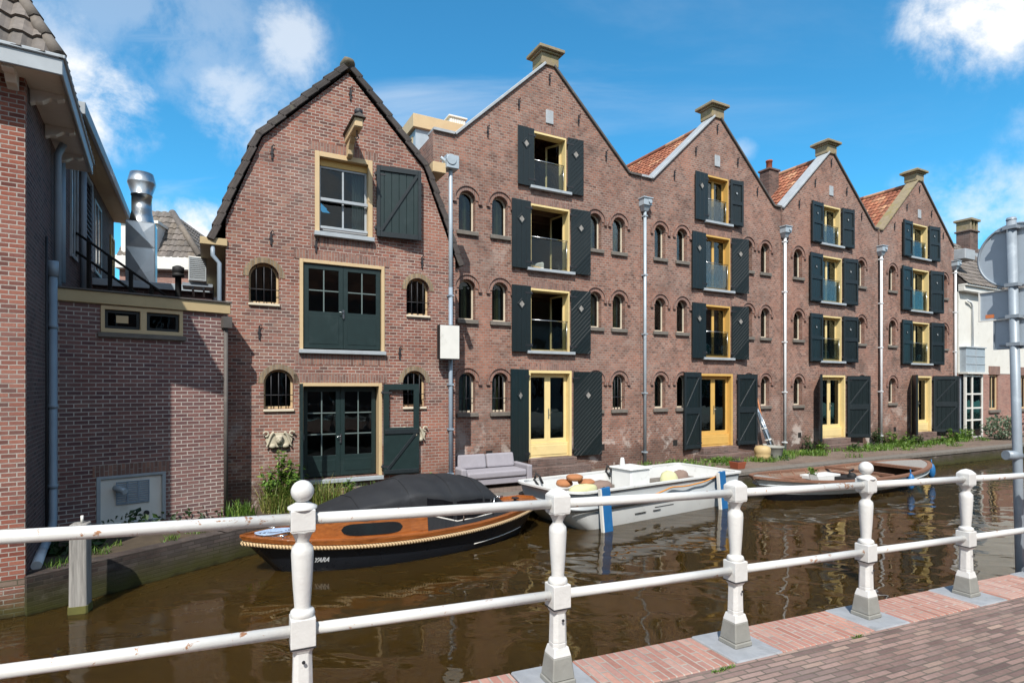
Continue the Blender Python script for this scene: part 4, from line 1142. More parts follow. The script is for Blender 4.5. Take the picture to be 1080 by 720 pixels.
# soil and ivy on the ledge
# ------------------------------------------------------------------ corner house on the left
AC = R(32)
ch = empty('corner_house', (-6.52, 7.62, 0), AC, 'red brick corner house rising from the canal under dark pantiles', 'house')
m = MB(); m.box(-7, -.12, 0, 3.3, -.7, 7.2); m.box(-.12, 0, 0, .11, -.7, 7.2); m.build('wall', M['brick_corner'], ch)
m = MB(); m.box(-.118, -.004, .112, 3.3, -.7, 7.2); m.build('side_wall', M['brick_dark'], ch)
m = MB(); m.box(-7.02, .015, -.015, 2.0, -.7, .42); m.build('plinth', brick('corner_base', ['6e4a42', '8a5c50', '9a6c5e', '7c564c'], 'b9b2a8', stain=.95, moss=True, bumpd=.015), ch, .02)
EZ = 7.38
m = MB(); m.box(-7.4, .4, -.4, 3.7, EZ - .2, EZ - .17); m.build('soffit', M['white'], ch)
m = MB(); m.box(-7.4, .43, -.45, -.41, EZ - .24, EZ); m.box(.41, .45, -.45, 3.7, EZ - .24, EZ); m.box(-7.4, .46, -.48, -.4, EZ - .03, EZ + .02); m.box(.4, .48, -.48, 3.7, EZ - .03, EZ + .02)
m.build('gutter', M['grey_trim'], ch, .01)
for bx, by, rz in ((-.12, 0, 0), (-2.2, 0, 0), (0, .35, 90), (0, 1.6, 90), (0, 2.8, 90)):
    k = MB(); k.xf = Matrix.Translation((bx, by, EZ - .2)) @ Matrix.Rotation(R(rz), 4, 'Z') @ Matrix.Rotation(R(90), 4, 'Z')
    k.plate([(0, 0), (-.38, 0), (-.38, -.06), (-.3, -.09), (-.24, -.07), (-.14, -.15), (-.06, -.17), (0, -.2)], [], -.06, .06)
    k.build('bracket', M['white'], ch, .01)
pr = R(63); cp_, sp_ = math.cos(pr), math.sin(pr)
nu, tw, th = 32, .235, .3
q = MB(); q.pantiles((.4 - nu * tw, -.42, EZ), (1, 0, 0), (0, cp_, sp_), (0, -sp_, cp_), nu, 9, tw, th, lambda u, v: u < nu * tw - v * cp_ + .02, amp=.035, lift=.045)
q.build('roof', M['tile_grey'], ch)
nu2 = 18
q = MB(); q.pantiles((.42, -.4, EZ), (0, 1, 0), (-cp_, 0, sp_), (sp_, 0, cp_), nu2, 9, tw, th, lambda u, v: u > v * cp_ - .02, amp=.035, lift=.045)
q.build('roof', M['tile_grey'], ch)
q = MB()
for i in range(9):
    a = Vector((.4, -.4, EZ + .02)) + Vector((-cp_, cp_, sp_)) * (i * .3); b = a + Vector((-cp_, cp_, sp_)) * .34
    q.tube([a, b], .09, 8, radii=[.095, .075])
q.build('hip_tiles', M['tile_grey'], ch)
q = MB(); q.box(-7, -.9, .9, 3.2, EZ - .15, EZ + 2.35); q.build('roof_core', M['tile_dark'], ch)
p = MB(); p.tube([(.16, 2.25, 7.15), (.08, 2.25, 6.95), (.08, 2.25, 4.4)], .055, 10); p.build('drainpipe', M['pipe_grey'], ch)
p = MB(); p.tube([(.06, 2.9, 7.1), (.06, 2.9, 4.9)], .06, 10); p.build('drainpipe', M['pipe_grey'], ch)
p = MB(); p.tube([(.03, 1.5, 5.4), (.03, 1.52, 3.0), (.03, 1.48, .6)], .018, 6); p.build('cable', M['iron'], ch)
# ------------------------------------------------------------------ rear house beyond it
rh = empty('rear_house', (-8.0, 10.65, QZ), R(28.7), 'dark brick rear house with wide cream eaves and louvred shutters behind the annex', 'house')
m = MB(); m.box(-6, -.42, .0, 7.9, -.3, 7.6); m.build('wall', M['brick_dark'], rh)
m = MB(); m.box(-6.2, 0, -.2, 8.0, 7.6, 7.66); m.build('soffit', M['cream_dull'], rh)
m = MB(); m.box(-.02, .05, -.22, 8.03, 7.55, 7.78); m.box(-6.2, .05, -.26, -.2, 7.55, 7.78); m.build('gutter', M['grey_trim'], rh, .01)
m = MB(); m.plate([(-6.2, 7.67), (0, 7.67), (-3.1, 9.6)], [], -.15, 8.0); m.build('roof', M['tile_dark'], rh)
def rwin(y0, y1, z0, z1, mat):
    f = MB()
    X = Matrix.Translation((-.42, 0, 0)) @ Matrix.Rotation(R(90), 4, 'Z')
    f.xf = X; ring(f, rect(y0, y1, z0, z1), rect(y0 + .07, y1 - .07, z0 + .07, z1 - .07), -.04, -.002); o = f.build('window', M[mat], rh)
    f = MB(); f.xf = X; f.box(y0 + .07, y1 - .07, -.02, -.012, z0 + .07, z1 - .07); f.build('pane', M['foil'], o)
    f = MB(); f.xf = X; f.box((y0 + y1) / 2 - .03, (y0 + y1) / 2 + .03, -.035, -.02, z0 + .07, z1 - .07); f.build('glazing_bar', M[mat], o)
rwin(4.1, 5.2, 5.4, 7.2, 'grey_trim'); rwin(7.0, 7.8, 5.6, 7.0, 'amber'); rwin(1.2, 1.9, 5.2, 7.2, 'grey_trim')
f = MB(); f.xf = Matrix.Translation((-.42, 0, 0)) @ Matrix.Rotation(R(90), 4, 'Z')
ring(f, rect(2.5, 3.6, 5.3, 7.4), rect(2.58, 3.52, 5.38, 7.32), -.07, -.01)
for i in range(16): f.add([(2.58, -.065, 5.4 + i * .12), (3.52, -.065, 5.4 + i * .12), (3.52, -.02, 5.5 + i * .12), (2.58, -.02, 5.5 + i * .12)], [(0, 1, 2, 3)])
f.build('louvred_shutter', M['pipe_grey'], rh)
p = MB(); p.tube([(-.34, 2.2, 7.5), (-.34, 2.2, 4.3)], .06, 10); p.build('drainpipe', M['pipe_grey'], rh)
# timber roof stair railing on the annex
bl = empty('roof_balustrade', (-9.0, 12.1, QZ + zt), R(6), 'dark timber stair railing on the flat annex roof', 'railing')
for i in range(4):
    b = MB(); h_ = 1.42 - i * .3; b.box(i * .42 - .03, i * .42 + .03, -.03, .03, 0, h_); b.build('post', M['black_in'], bl)
for dz in (0, -.4):
    b = MB(); b.tube([(-.25, 0, 1.6 + dz), (1.55, 0, .3 + dz)], .028, 6); b.build('handrail', M['black_in'], bl)
# low rear building
lb = empty('rear_outbuilding', F(-10.6, 2.7), A_F, 'low flat roofed outbuilding with a zinc edge between annex and gambrel house', 'building')
m = MB(); m.box(-3.2, 1.75, 0, 3.5, -.3, 5.05); m.build('wall', M['brick_dark'], lb)
m = MB(); m.box(-3.3, 1.8, -.12, 3.6, 5.05, 5.22); m.build('roof_edge', M['zinc'], lb, .01)
fl = empty('flue', at(149.5, 294, 15.2), A_F, 'shiny steel ventilation flue with a flared cap above the flat roof', 'flue')
bz = -.35
m = MB(); m.box(-.33, .33, -.33, .33, bz, 1.45); m.build('duct_box', M['steel_flue'], fl, .01)
m = MB()
for za, zb in ((bz + .05, .75), (.78, 1.42)):
    for y in (-.34,):
        m.add([(-.31, y, za), (.31, y, za), (0, y - .03, (za + zb) / 2)], [(0, 1, 2)]); m.add([(.31, y, za), (.31, y, zb), (0, y - .03, (za + zb) / 2)], [(0, 1, 2)])
        m.add([(.31, y, zb), (-.31, y, zb), (0, y - .03, (za + zb) / 2)], [(0, 1, 2)]); m.add([(-.31, y, zb), (-.31, y, za), (0, y - .03, (za + zb) / 2)], [(0, 1, 2)])
m.build('pressed_panels', M['steel_flue'], fl)
m = MB(); m.lathe([(.3, 1.45), (.24, 1.75), (.235, 1.75), (.235, 2.2), (.25, 2.2), (.25, 2.24), (.24, 2.25), (.33, 2.52), (.33, 2.55), (.27, 2.8), (.2, 2.8)], 24, (0, 0, 0)); m.build('cap', M['steel_flue'], fl)
# house far behind
bh = empty('tiled_house', (-12.2, 22, QZ), R(10), 'tiled roof of a house behind the flue with a white dormer', 'house')
m = MB(); m.box(-2.7, 0, 0, 7, 0, 7.0); m.build('wall', M['brick_house'], bh)
m = MB(); m.box(-2.75, .25, -.25, 7.2, 7.0, 7.5); m.build('cornice', M['white'], bh, .03)
q = MB(); sl = math.atan2(4.2, 3.0); nu = 12
q.pantiles((.2 - nu * .24, -.2, 7.5), (1, 0, 0), (0, math.cos(sl), math.sin(sl)), (0, -math.sin(sl), math.cos(sl)), nu, 8, .24, .33, lambda u, v: u < nu * .24 - v * .6)
q.pantiles((.2, -.2, 7.5), (0, 1, 0), (-.6, 0, .8), (.8, 0, .6), 30, 8, .24, .33, lambda u, v: v * .6 < u < 7.2 - v * .6); q.build('roof', M['tile_grey'], bh)
q = MB(); q.tube([(.2, -.2, 7.55), (-1.4, 1.4, 9.65)], .13, 8); q.build('hip_tiles', M['tile_grey'], bh)
q = MB(); q.box(-2.6, -1.35, -.1, 1.6, 7.55, 8.75); q.box(-2.68, -1.28, -.2, 1.6, 8.75, 8.86); d_ = q.build('dormer', M['white'], bh)
q = MB(); q.box(-2.4, -1.55, -.12, -.1, 7.75, 8.65); q.build('pane', M['foil'], d_)
# air conditioner and roof vent
ac = empty('air_conditioner', at(208.5, 298, 12.9), A_F, 'small white air conditioner unit with a slatted front beside the gambrel wall', 'air conditioner')
a = MB(); a.box(-.18, .18, -.14, .14, 0, .56); a.build('case', M['white'], ac, .01)
a = MB()
for k in range(11): a.box(-.15, .15, -.165, -.142, .05 + k * .043, .07 + k * .043)
ring(a, rect(-.17, .17, .02, .54), rect(-.15, .15, .045, .515), -.168, -.142); a.build('grille', M['grey_trim'], ac)
a = MB(); a.box(-.3, .3, -.1, .5, -.1, -.03); a.box(.1, .14, -.05, 1.2, -.16, -.1); a.box(-.12, -.08, -.05, 1.2, -.16, -.1); a.build('bracket', M['galv'], ac)
va = empty('roof_vent_pipe', at(188, 300, 14.0), 0, 'stubby black vent pipe on the outbuilding edge', 'vent')
a = MB(); a.lathe([(.07, -.3), (.07, .18), (.13, .18), (.13, .26), (.1, .27), (.13, .29), (.13, .42), (.05, .46)], 14); a.build('cowl', M['rubber'], va)

# ------------------------------------------------------------------ white house at the far end
wh = empty('white_house', F(24.0, .05), A_F, 'house with white rendered upper wall over brick at the far end of the row', 'house')
wins = [(3.2, 4.15), (6.6, 7.5), (9.6, 10.5)]
m = MB(); m.plate(rect(0, 18, -.3, 3.25), [rect(a, b, 1.35, 3.2) for a, b in wins], .0, .3); m.box(17.7, 18, .302, 6, -.3, 3.25); m.build('brick_wall', M['brick_house'], wh)
m = MB(); m.box(0, 18, -.02, 6, 3.252, 7.3); m.build('white_wall', M['white_wall'], wh)
m = MB(); m.box(-.02, 18.1, -.3, .0, 7.3, 7.55); m.box(-.02, 18.1, -.4, 0, 7.55, 7.65); m.build('cornice', M['white'], wh, .02)
it = MB(); it.box(.3, 17.6, .8, .85, .2, 3.2); it.build('interior', M['black_in'], wh)
q = MB(); sl = R(50)
q.pantiles((-.02, -.4, 7.66), (1, 0, 0), (0, math.cos(sl), math.sin(sl)), (0, -math.sin(sl), math.cos(sl)), 44, 12, .24, .33)
q.build('roof', M['tile_grey'], wh)
q = MB(); q.tube([(3.1, -.4, 7.72), (5.3, 2.15, 10.78)], .12, 8); q.build('hip_tiles', M['tile_grey'], wh)
q = MB(); q.xf = Matrix.Rotation(R(90), 4, 'Z'); q.plate([(-.35, 7.655), (2.1, 10.55), (2.1, 7.655)], [], -10.5, -.01); q.build('roof_core', M['tile_dark'], wh)
q = MB(); q.box(4.75, 5.6, 1.5, 2.2, 7.7, 11.3); q.box(4.68, 5.67, 1.43, 2.27, 11.3, 11.38); co_ = q.build('chimney', M['brick_base'], wh, .01)
q = MB(); q.box(4.65, 5.7, 1.4, 2.3, 11.9, 12.02); q.box(4.75, 4.9, 1.5, 2.2, 11.382, 11.9); q.box(5.45, 5.6, 1.5, 2.2, 11.382, 11.9); q.box(5.12, 5.23, 1.5, 2.2, 11.382, 11.9); q.box(4.75, 5.6, 1.5, 2.2, 11.72, 11.898) if False else None; q.build('chimney_cap', M['finial'], co_, .01)
q = MB(); q.box(4.7, 5.65, 1.45, 2.25, 9.6, 10.1); q.build('flashing', M['lead'], co_)
q = MB(); q.box(.02, 1.0, -.3, .3, 8.9, 9.4); q.build('flashing_box', M['lead'], wh, .02)
for a, b in wins:
    f = MB(); ring(f, rect(0, b - a, 0, 1.85), rect(.1, b - a - .1, .1, 1.75), .08, .16); fr = f.build('window', M['cream'], wh, .005, loc=(a, 0, 1.35))
    f = MB(); f.box((b - a) / 2 - .03, (b - a) / 2 + .03, .09, .15, .1, 1.75); f.build('glazing_bar', M['cream'], fr)
    f = MB(); f.box(.09, b - a - .09, .115, .12, .09, 1.76); f.build('pane', M['glass_dark'], fr)
    f = MB(); f.box(-.12, b - a + .12, -.09, .1, -.15, -.004); f.build('sill', M['stone_dark'], fr, .008)
    f = MB(); f.box(-.15, b - a + .15, -.03, .05, 1.853, 2.3); f.build('lintel', M['soldier'], fr)
q = MB(); q.box(.1, 2.0, -.3, -.022, 3.3, 4.5); bx_ = q.build('balcony_box', M['zinc'], wh, .01)
q = MB()
for z in (3.7, 4.1): q.box(.12, 1.98, -.32, -.3, z - .02, z + .02)
q.box(1.04, 1.08, -.322, -.3, 3.3, 4.5); q.box(.05, 2.05, -.35, -.02, 4.5, 4.56); q.build('seams', M['grey_trim'], bx_)
q = MB()
for x in (.12, .75, 1.75): q.box(x - .05, x + .05, -.3, -.2, .0, 3.2)
for z in (.05, .9, 1.5, 2.2, 3.1): q.box(.17, 1.7, -.28, -.22, z - .04, z + .04)
q.box(.0, 2.1, -.42, 0, 3.2, 3.29); po = q.build('glazed_porch', M['white'], wh, .005)
q = MB(); q.box(.17, 1.72, -.253, -.248, .1, 3.05); q.build('pane', M['glass_dark'], po)
q = MB(); q.box(.1, 1.8, -.06, -.022, 0, 3.1); q.build('porch_back', M['pipe_grey'], po)
q = MB(); q.tube([(1.25, -.08, 4.6), (1.25, -.08, 6.6), (1.0, -.12, 6.8), (.6, -.12, 6.9)], .05, 8); q.build('drainpipe', M['pipe_white'], wh)
# ------------------------------------------------------------------ boats
def shell(mb, L, beam, sheer, keel, r0, r1, pw=.45, nt=40, nq=9, inset=0., flip=False, qmin=0., qmax=1.):
    def P(t, q, s):
        zk, zs = keel(t), sheer(t)
        z = zk + (zs - zk) * q
        y = max(0., beam(t) * (q ** pw) - inset)
        x = (-L / 2 + r0 * (1 - q)) * (1 - t) + (L / 2 - r1 * (1 - q)) * t
        return (x, s * y, z + (inset * .6 if q < .05 else 0))
    for s in (-1, 1):
        vs = []; fs = []
        for i in range(nt + 1):
            for j in range(nq + 1):
                vs.append(P(i / nt, qmin + (qmax - qmin) * j / nq, s))
        for i in range(nt):
            for j in range(nq):
                a = i * (nq + 1) + j; b = a + nq + 1
                f = (a, b, b + 1, a + 1)
                if (s > 0) != flip: f = f[::-1]
                fs.append(f)
        mb.add(vs, fs, None, True)
    return P
def strip(mb, fa, fb, n=40, t0=0., t1=1.):         # ribbon between two rails
    vs = []
    for i in range(n + 1):
        t = t0 + (t1 - t0) * i / n
        vs += [fa(t), fb(t)]
    mb.add(vs, [(2 * i, 2 * i + 2, 2 * i + 3, 2 * i + 1) for i in range(n)])
def solid(o, th):
    m_ = o.modifiers.new('thick', 'SOLIDIFY'); m_.thickness = th; m_.offset = 0
    return o

# --- black sloop with canvas
SL = 5.85; SA = math.atan2(.562, .827)
sl_ = empty('covered_sloop', (-1.96, 10.8, 0), SA, 'black and varnished wooden sloop under a black canvas cover with a rope fender', 'boat')
sb = lambda t: .97 * max(0., (1 - abs(2 * t - 1.04) ** 2.3 / 1.1)) ** .8 if 0 < t < 1 else 0.
ss = lambda t: .47 + .16 * (2 * t - 1) ** 2
sk = lambda t: -.35
m = MB(); PS = shell(m, SL, sb, ss, sk, .85, .7, .22, 48, 14)
h_ = m.build('hull', M['black_hull'], sl_, weld=True)
def side(t, s, q=1., dy=0., dz=0.):
    p = PS(t, q, 1); y = p[1] + dy
    return Vector((p[0], s * max(0., y), p[2] + dz))
m = MB()
path = [side(t / 60, -1, .9, .035) for t in range(61)] + [side(t / 60, 1, .9, .035) for t in range(60, -1, -1)]
path[0] += Vector((-.05, 0, 0)); path[-1] += Vector((-.05, 0, 0))
m.tube(path, .036, 10); m.build('rope_fender', M['rope'], sl_)
m = MB()
for s in (-1, 1):
    strip(m, lambda t: side(t, s, .955, .02), lambda t: side(t, s, 1., .025, .035), 48)
    strip(m, lambda t: side(t, s, 1., .025, .035), lambda t: side(t, s, 1., -.06, .04), 48)
    strip(m, lambda t: side(t, s, 1., -.06, .04), lambda t: side(t, s, 1., -.06, .0), 48)
    strip(m, lambda t: side(t, s, 1., -.06, .005), lambda t: side(t, s, 1., -.22, .02), 48, .06, .94)
strip(m, lambda t: side(t, -1, 1., -.05, .012), lambda t: side(t, 1, 1., -.05, .012), 16, .0, .24)
strip(m, lambda t: side(t, -1, 1., -.05, .012), lambda t: side(t, 1, 1., -.05, .012), 16, .8, 1.)
o = solid(m.build('deck', M['varnish'], sl_), .012)
# cabin side and coaming
ct = lambda t: .30 if t < .5 else max(.11, .30 - (t - .5) * 1.9)
def cs(t, s, k):
    p = side(t, s, 1., -(.2 if t < .45 else max(.11, .2 - (t - .45) * .9)), .0); q = p.copy(); q.z += ct(t) * k; q.y *= (1 - .04 * k); return q
m = MB()
for s in (-1, 1): strip(m, lambda t: cs(t, s, 0), lambda t: cs(t, s, 1), 40, .16, .84)
# raked front of the cabin and its roof
fa = [cs(.16, -1, 0), cs(.16, 1, 0), cs(.22, 1, 1.1), cs(.22, -1, 1.1)]
m.add(fa, [(0, 1, 2, 3)])
m.add([cs(.16, -1, 0), cs(.22, -1, 1.1), cs(.22, -1, 0)], [(0, 1, 2)])
strip(m, lambda t: cs(t, -1, 1), lambda t: cs(t, 1, 1), 12, .18, .52)
solid(m.build('cabin', M['varnish'], sl_), .03)
m = MB()
for s in (-1, 1): m.tube([cs(t / 60, s, 1.05) + Vector((0, s * .012, 0)) for t in range(30, 52)], .016, 6)
m.build('coaming_trim', M['white'], sl_)
for s in (-1, 1):
    m = MB(); vs = []
    for i in range(25):
        e_ = -1 + 2 * i / 24; t = .335 + .088 * e_; hh = .33 * max(0., 1 - abs(e_) ** 5) ** .5 + .001
        for kk in (.52 - hh, .52 + hh): vs.append(cs(t, s, kk) + Vector((0, s * .026, 0)))
    m.add(vs, [(2 * i, 2 * i + 2, 2 * i + 3, 2 * i + 1) for i in range(24)])
    m.build('cabin_window', M['foil'], sl_)
# cloth laced down to the side deck aft of the cabin
for s in (-1, 1):
    m = MB(); strip(m, lambda t: cs(t, s, .04) + Vector((0, s * .03, 0)), lambda t: cs(t, s, 1.06) + Vector((0, s * .022, 0)), 24, .5, .83); m.build('side_cloth', M['canvas'], sl_)
# canvas cover
def ctop(t):
    if t < .53: return .84 + (1.37 - .84) * math.sin((t - .19) / .34 * math.pi / 2)
    if t < .72: return 1.37 - .12 * ((t - .53) / .19) ** 1.6
    return 1.25 - .55 * ((t - .72) / .1) ** 1.3
def cv(t, u):                                       # u from -1 (near) to 1 across
    b = cs(t, 1, 1.04); y0 = b.y + .02; zb = b.z - .015; zt = ctop(t)
    a = abs(u)
    if a > .72:
        k = (1 - a) / .28; y = y0 * (1 - .03 * k); z = zb + (zt - zb) * .6 * k
    else:
        k = a / .72; y = y0 * .97 * k ** .96; z = zb + (zt - zb) * (.6 + .4 * (1 - k ** 2.1))
    sag = .016 * math.sin(t * 42) * (1 - a) + .008 * math.sin(t * 90 + u * 5) + .009 * math.sin(t * 33 + u * 11)
    return Vector((b.x + .1 * (0 if t < .7 else 0), math.copysign(y, u), z + sag))
m = MB(); nt, nu = 70, 40; vs = [cv(.19 + .63 * i / nt, -1 + 2 * j / nu) for i in range(nt + 1) for j in range(nu + 1)]
m.add(vs, [(i * (nu + 1) + j, i * (nu + 1) + j + 1, (i + 1) * (nu + 1) + j + 1, (i + 1) * (nu + 1) + j) for i in range(nt) for j in range(nu)], None, True)
for tt in (0, nt):
    a = [vs[tt * (nu + 1) + j] for j in range(nu + 1)]
    m.add(a, [tuple(range(nu + 1)) if tt == 0 else tuple(range(nu, -1, -1))])
cvs = m.build('canvas_cover', M['canvas'], sl_)
for s in (-1, 1):
    for t0, t1 in ((.50, .585), (.6, .70), (.71, .775)):
        m = MB(); vs = []
        for i in range(9):
            t = t0 + (t1 - t0) * i / 8
            vs += [cv(t, s * .975) + Vector((0, s * .012, 0)), cv(t, s * .77) + Vector((0, s * .012, .0))]
        m.add(vs, [(2 * i, 2 * i + 2, 2 * i + 3, 2 * i + 1) for i in range(8)])
        m.build('clear_panel', M['foil'], cvs)
m = MB()
for t in (.3, .45, .59, .705): m.tube([cv(t, -1 + 2 * j / 24) + Vector((0, 0, .006)) for j in range(25)], .008, 5)
m.build('seam', M['canvas'], cvs)
m = MB()
for x, t in ((0, .62), (0, .74)): m.tube([cs(t, -1, 1) + Vector((0, -.05, 0)), cs(t, -1, 1) + Vector((.03, -.05, .3))], .012, 6)
m.build('hood_stay', M['steel'], sl_)
m = MB()
for s in (-1, 1):
    for t in (.1, .9): 
        p = side(t, s, 1., -.12, .03); m.tube([p + Vector((-.09, 0, .05)), p + Vector((.09, 0, .05))], .014, 6); m.tube([p, p + Vector((0, 0, .05))], .018, 6)
m.build('cleat', M['steel'], sl_)
m = MB(); m.lathe([(.06, 0), (.06, .04), (.03, .05), (.03, .1), (.08, .11), (.08, .13)], 12, (2.45, 0, .56)); m.build('bollard', M['iron'], sl_)
# white keel line near the stern
m = MB()
for s in (-1, 1): m.tube([side(t / 50, s, .55, .004) for t in range(34, 48)], .009, 5)
m.build('waterline_stripe', M['white'], sl_)
# name on the bow, bent round the planking
fc = bpy.data.curves.new('name', 'FONT'); fc.body = 'YARA'; fc.size = .1; fc.shear = .35; fc.extrude = .002; fc.offset = .0035; fc.space_character = .95
fo = bpy.data.objects.new('tmp', fc); col.objects.link(fo)
bpy.context.view_layer.update()
me = bpy.data.meshes.new_from_object(fo.evaluated_get(bpy.context.evaluated_depsgraph_get()))
bpy.data.objects.remove(fo)
def hull_y(x, z):
    lo = 0.; t = (x + SL / 2) / SL
    for _ in range(12):
        q = min(1, max(.01, (z - sk(t)) / (ss(t) - sk(t))))
        x0 = -SL / 2 + .85 * (1 - q); x1 = SL / 2 - .7 * (1 - q)
        t = min(1, max(0, (x - x0) / (x1 - x0)))
    return sb(t) * q ** .22
for v in me.vertices:
    x = -1.9 + v.co.x * .9; z = .18 + v.co.y * 1.15
    v.co = Vector((x, -(hull_y(x, z) + .006 + v.co.z), z))
me.materials.clear(); me.materials.append(M['text_white'])
no = bpy.data.objects.new('boat_name', me); col.objects.link(no); no.parent = sl_
# blue mooring line coiled on the foredeck
mr = empty('rope_coil', sl_.matrix_basis @ Vector((-2.45, 0, .63)) if False else (-1.96 + .827 * -2.38, 10.8 + .562 * -2.38, .615), SA, 'blue and white mooring rope coiled on the bow of the black sloop', 'rope')
m = MB(); pts = []
for k in range(64):
    a = k * .34; rr = .09 + .0024 * k + .012 * math.sin(k * 1.3); pts.append((rr * 1.5 * math.cos(a), rr * .7 * math.sin(a), .012 + .0003 * k + .01 * abs(math.sin(k * .7))))
m.tube(pts, .016, 6); m.build('coil', paint('rope_blue', '8fa3bd', .85, .3, 40), mr)

# --- white barge
BA = math.atan2(.566, .824); BC = Vector((3.0, 14.15, 0))
wb = empty('white_barge', BC, BA, 'open white steel work boat with a grey rim and blue side boards', 'boat')
def rrect(hx0, hx1, hy, r0, r1, n=8):
    pts = []
    for cx, cy, a0, r in ((hx1 - r1, hy - r1, 0, r1), (-hx0 + r0, hy - r0, 90, r0), (-hx0 + r0, -hy + r0, 180, r0), (hx1 - r1, -hy + r1, 270, r1)):
        for k in range(n + 1):
            a = R(a0 + 90 * k / n); pts.append((cx + r * math.cos(a), cy + r * math.sin(a)))
    return pts
def loft(mb, rings, close_bottom=True, smooth=True):
    n = len(rings[0]); vs = [p for r_ in rings for p in r_]
    fs = [(i * n + k, i * n + (k + 1) % n, (i + 1) * n + (k + 1) % n, (i + 1) * n + k) for i in range(len(rings) - 1) for k in range(n)]
    mb.add(vs, fs, None, smooth)
    if close_bottom: mb.add(rings[0], [tuple(range(n - 1, -1, -1))])
def zr(pts, z, sh=0.): return [(x, y, z + sh * max(0, -x - 1.8) ** 2) for x, y in pts]
lv = [(-.3, 2.0, 2.75, .85, .25, .1), (0, 2.38, 2.85, .92, .3, .12), (.2, 2.62, 2.9, .97, .38, .12), (.46, 2.82, 2.93, 1.0, .45, .14)]
m = MB(); loft(m, [zr(rrect(a, b, c, d, e), z, .035 if z > .1 else 0) for z, a, b, c, d, e in lv]); m.build('hull', M['barge_white'], wb)
m = MB(); lv2 = [(.455, 2.86, 2.95, 1.03, .46, .14), (.48, 2.86, 2.95, 1.03, .46, .14), (.5, 2.82, 2.93, 1.0, .45, .14), (.8, 2.93, 2.98, 1.04, .5, .16)]
loft(m, [zr(rrect(a, b, c, d, e), z, .035) for z, a, b, c, d, e in lv2], False); m.build('bulwark', M['barge_grey'], wb)
m = MB(); loft(m, [zr(rrect(2.98, 3.03, 1.08, .52, .18), .8, .035), zr(rrect(2.98, 3.03, 1.08, .52, .18), .84, .035), zr(rrect(2.86, 2.9, .97, .46, .14), .84, .035), zr(rrect(2.86, 2.9, .97, .46, .14), .8, .035), zr(rrect(2.98, 3.03, 1.08, .52, .18), .8, .035)], False, False); m.build('gunwale', M['barge_white'], wb)
m = MB(); loft(m, [zr(rrect(2.6, 2.8, .9, .4, .12), .25), zr(rrect(2.84, 2.89, .955, .46, .14), .8, .035)][::-1], False)
m.add(zr(rrect(2.6, 2.8, .9, .4, .12), .25), [tuple(range(36))]); m.build('inner_lining', M['barge_white'], wb)
m = MB(); m.tube([(x, y, z) for x, y, z in zr(rrect(2.87, 2.96, 1.035, .46, .14), .43, .035)] + [zr(rrect(2.87, 2.96, 1.035, .46, .14), .43, .035)[0]], .018, 6); m.build('rubbing_strip', M['rubber'], wb)
m = MB(); m.box(.05, .75, .1, .8, .25, .95); m.box(.0, .8, .05, .85, .95, 1.0); m.lathe([(.06, 0), (.07, .05), (.05, .2), (.03, .22)], 12, (.25, .6, 1.0)); m.build('engine_box', M['barge_white'], wb, .03)
m = MB(); m.tube([(.8 + .22 * math.sin(a), .45, .62 + .24 * math.cos(a)) for a in [k * math.pi / 12 for k in range(13)]], .018, 6); m.build('grab_hoop', M['steel'], wb)
m = MB(); m.box(-2.3, -1.0, -.55, .75, .25, .52); m.build('bow_bench', M['barge_white'], wb, .02)
for bx in (-2.3, .05):
    m = MB(); m.tube([(bx, .98, .86), (bx + .05, 1.0, .98), (bx + .12, .95, .9), (bx + .14, .85, .74)], .03, 6); m.tube([(bx + .05, .9, .7), (bx - .05, .96, .86)], .025, 6)
    m.build('mooring_strap', M['rubber'], wb)
m = MB(); pts = []
for k in range(31):
    t = k / 30; x = -1.9 + 3.7 * t; sg = .1 * math.sin(math.pi * min(1, t / .55)) if t < .55 else .06 * math.sin(math.pi * (t - .55) / .45)
    pts.append((x, -1.1 - .01 * math.sin(k), .6 + .2 * t - sg))
m.tube(pts, .016, 6); m.build('side_rope', M['orange_rope'], wb)
m = MB(); m.box(-.5, -.15, -1.1, -1.0, .3, .305); m.add([(-.5, -1.013, .22), (.15, -1.018, .27), (.15, -1.018, .28), (-.5, -1.013, .23)], [(0, 1, 2, 3)]); 
m = MB()
for x0, x1, z in ((-.95, -.6, .2), (-.35, -.1, .2), (-.3, .35, .27)): m.box(x0, x1, -.99, -.962, z, z + .008)
m.build('hull_scratch', M['rubber'], wb)
def wbp(x, y, z):
    return Vector((BC.x + .824 * x - .566 * y, BC.y + .566 * x + .824 * y, z))
for x, lab in ((-2.02, 'blue board with a white edge hanging on the bow end of the white boat'), (1.98, 'blue board with a white edge hanging at the stern end of the white boat')):
    fb = empty('fender_board', wbp(x, -1.2, 0), BA, lab, 'fender', 'blue fender boards on the white boat')
    m = MB(); m.xf = Matrix.Rotation(R(-4), 4, 'Y') @ Matrix.Rotation(R(-2), 4, 'X'); m.box(-.1, .15, -.03, .03, -.02, .93); m.build('board', M['blue'], fb, .008)
    m = MB(); m.xf = Matrix.Rotation(R(-4), 4, 'Y') @ Matrix.Rotation(R(-2), 4, 'X'); m.box(-.145, -.102, -.035, .035, -.01, .92); m.build('edge_strip', M['white'], fb)
    m = MB(); m.tube([(0, .03, .9), (0, .1, .92), (0, .2, .86)], .012, 6); m.build('hanger', M['rubber'], fb)
def cushion(name, loc, r, mat, label, cat='cushion', group=None, seed=1, flat=.6, rz=BA):
    e = MB(); e.blob((0, 0, 0), r, seed, 18, 12, .05, flat); o = e.build(name, M[mat], None, loc=loc, rotz=rz)
    return tag(o, label, cat, group)
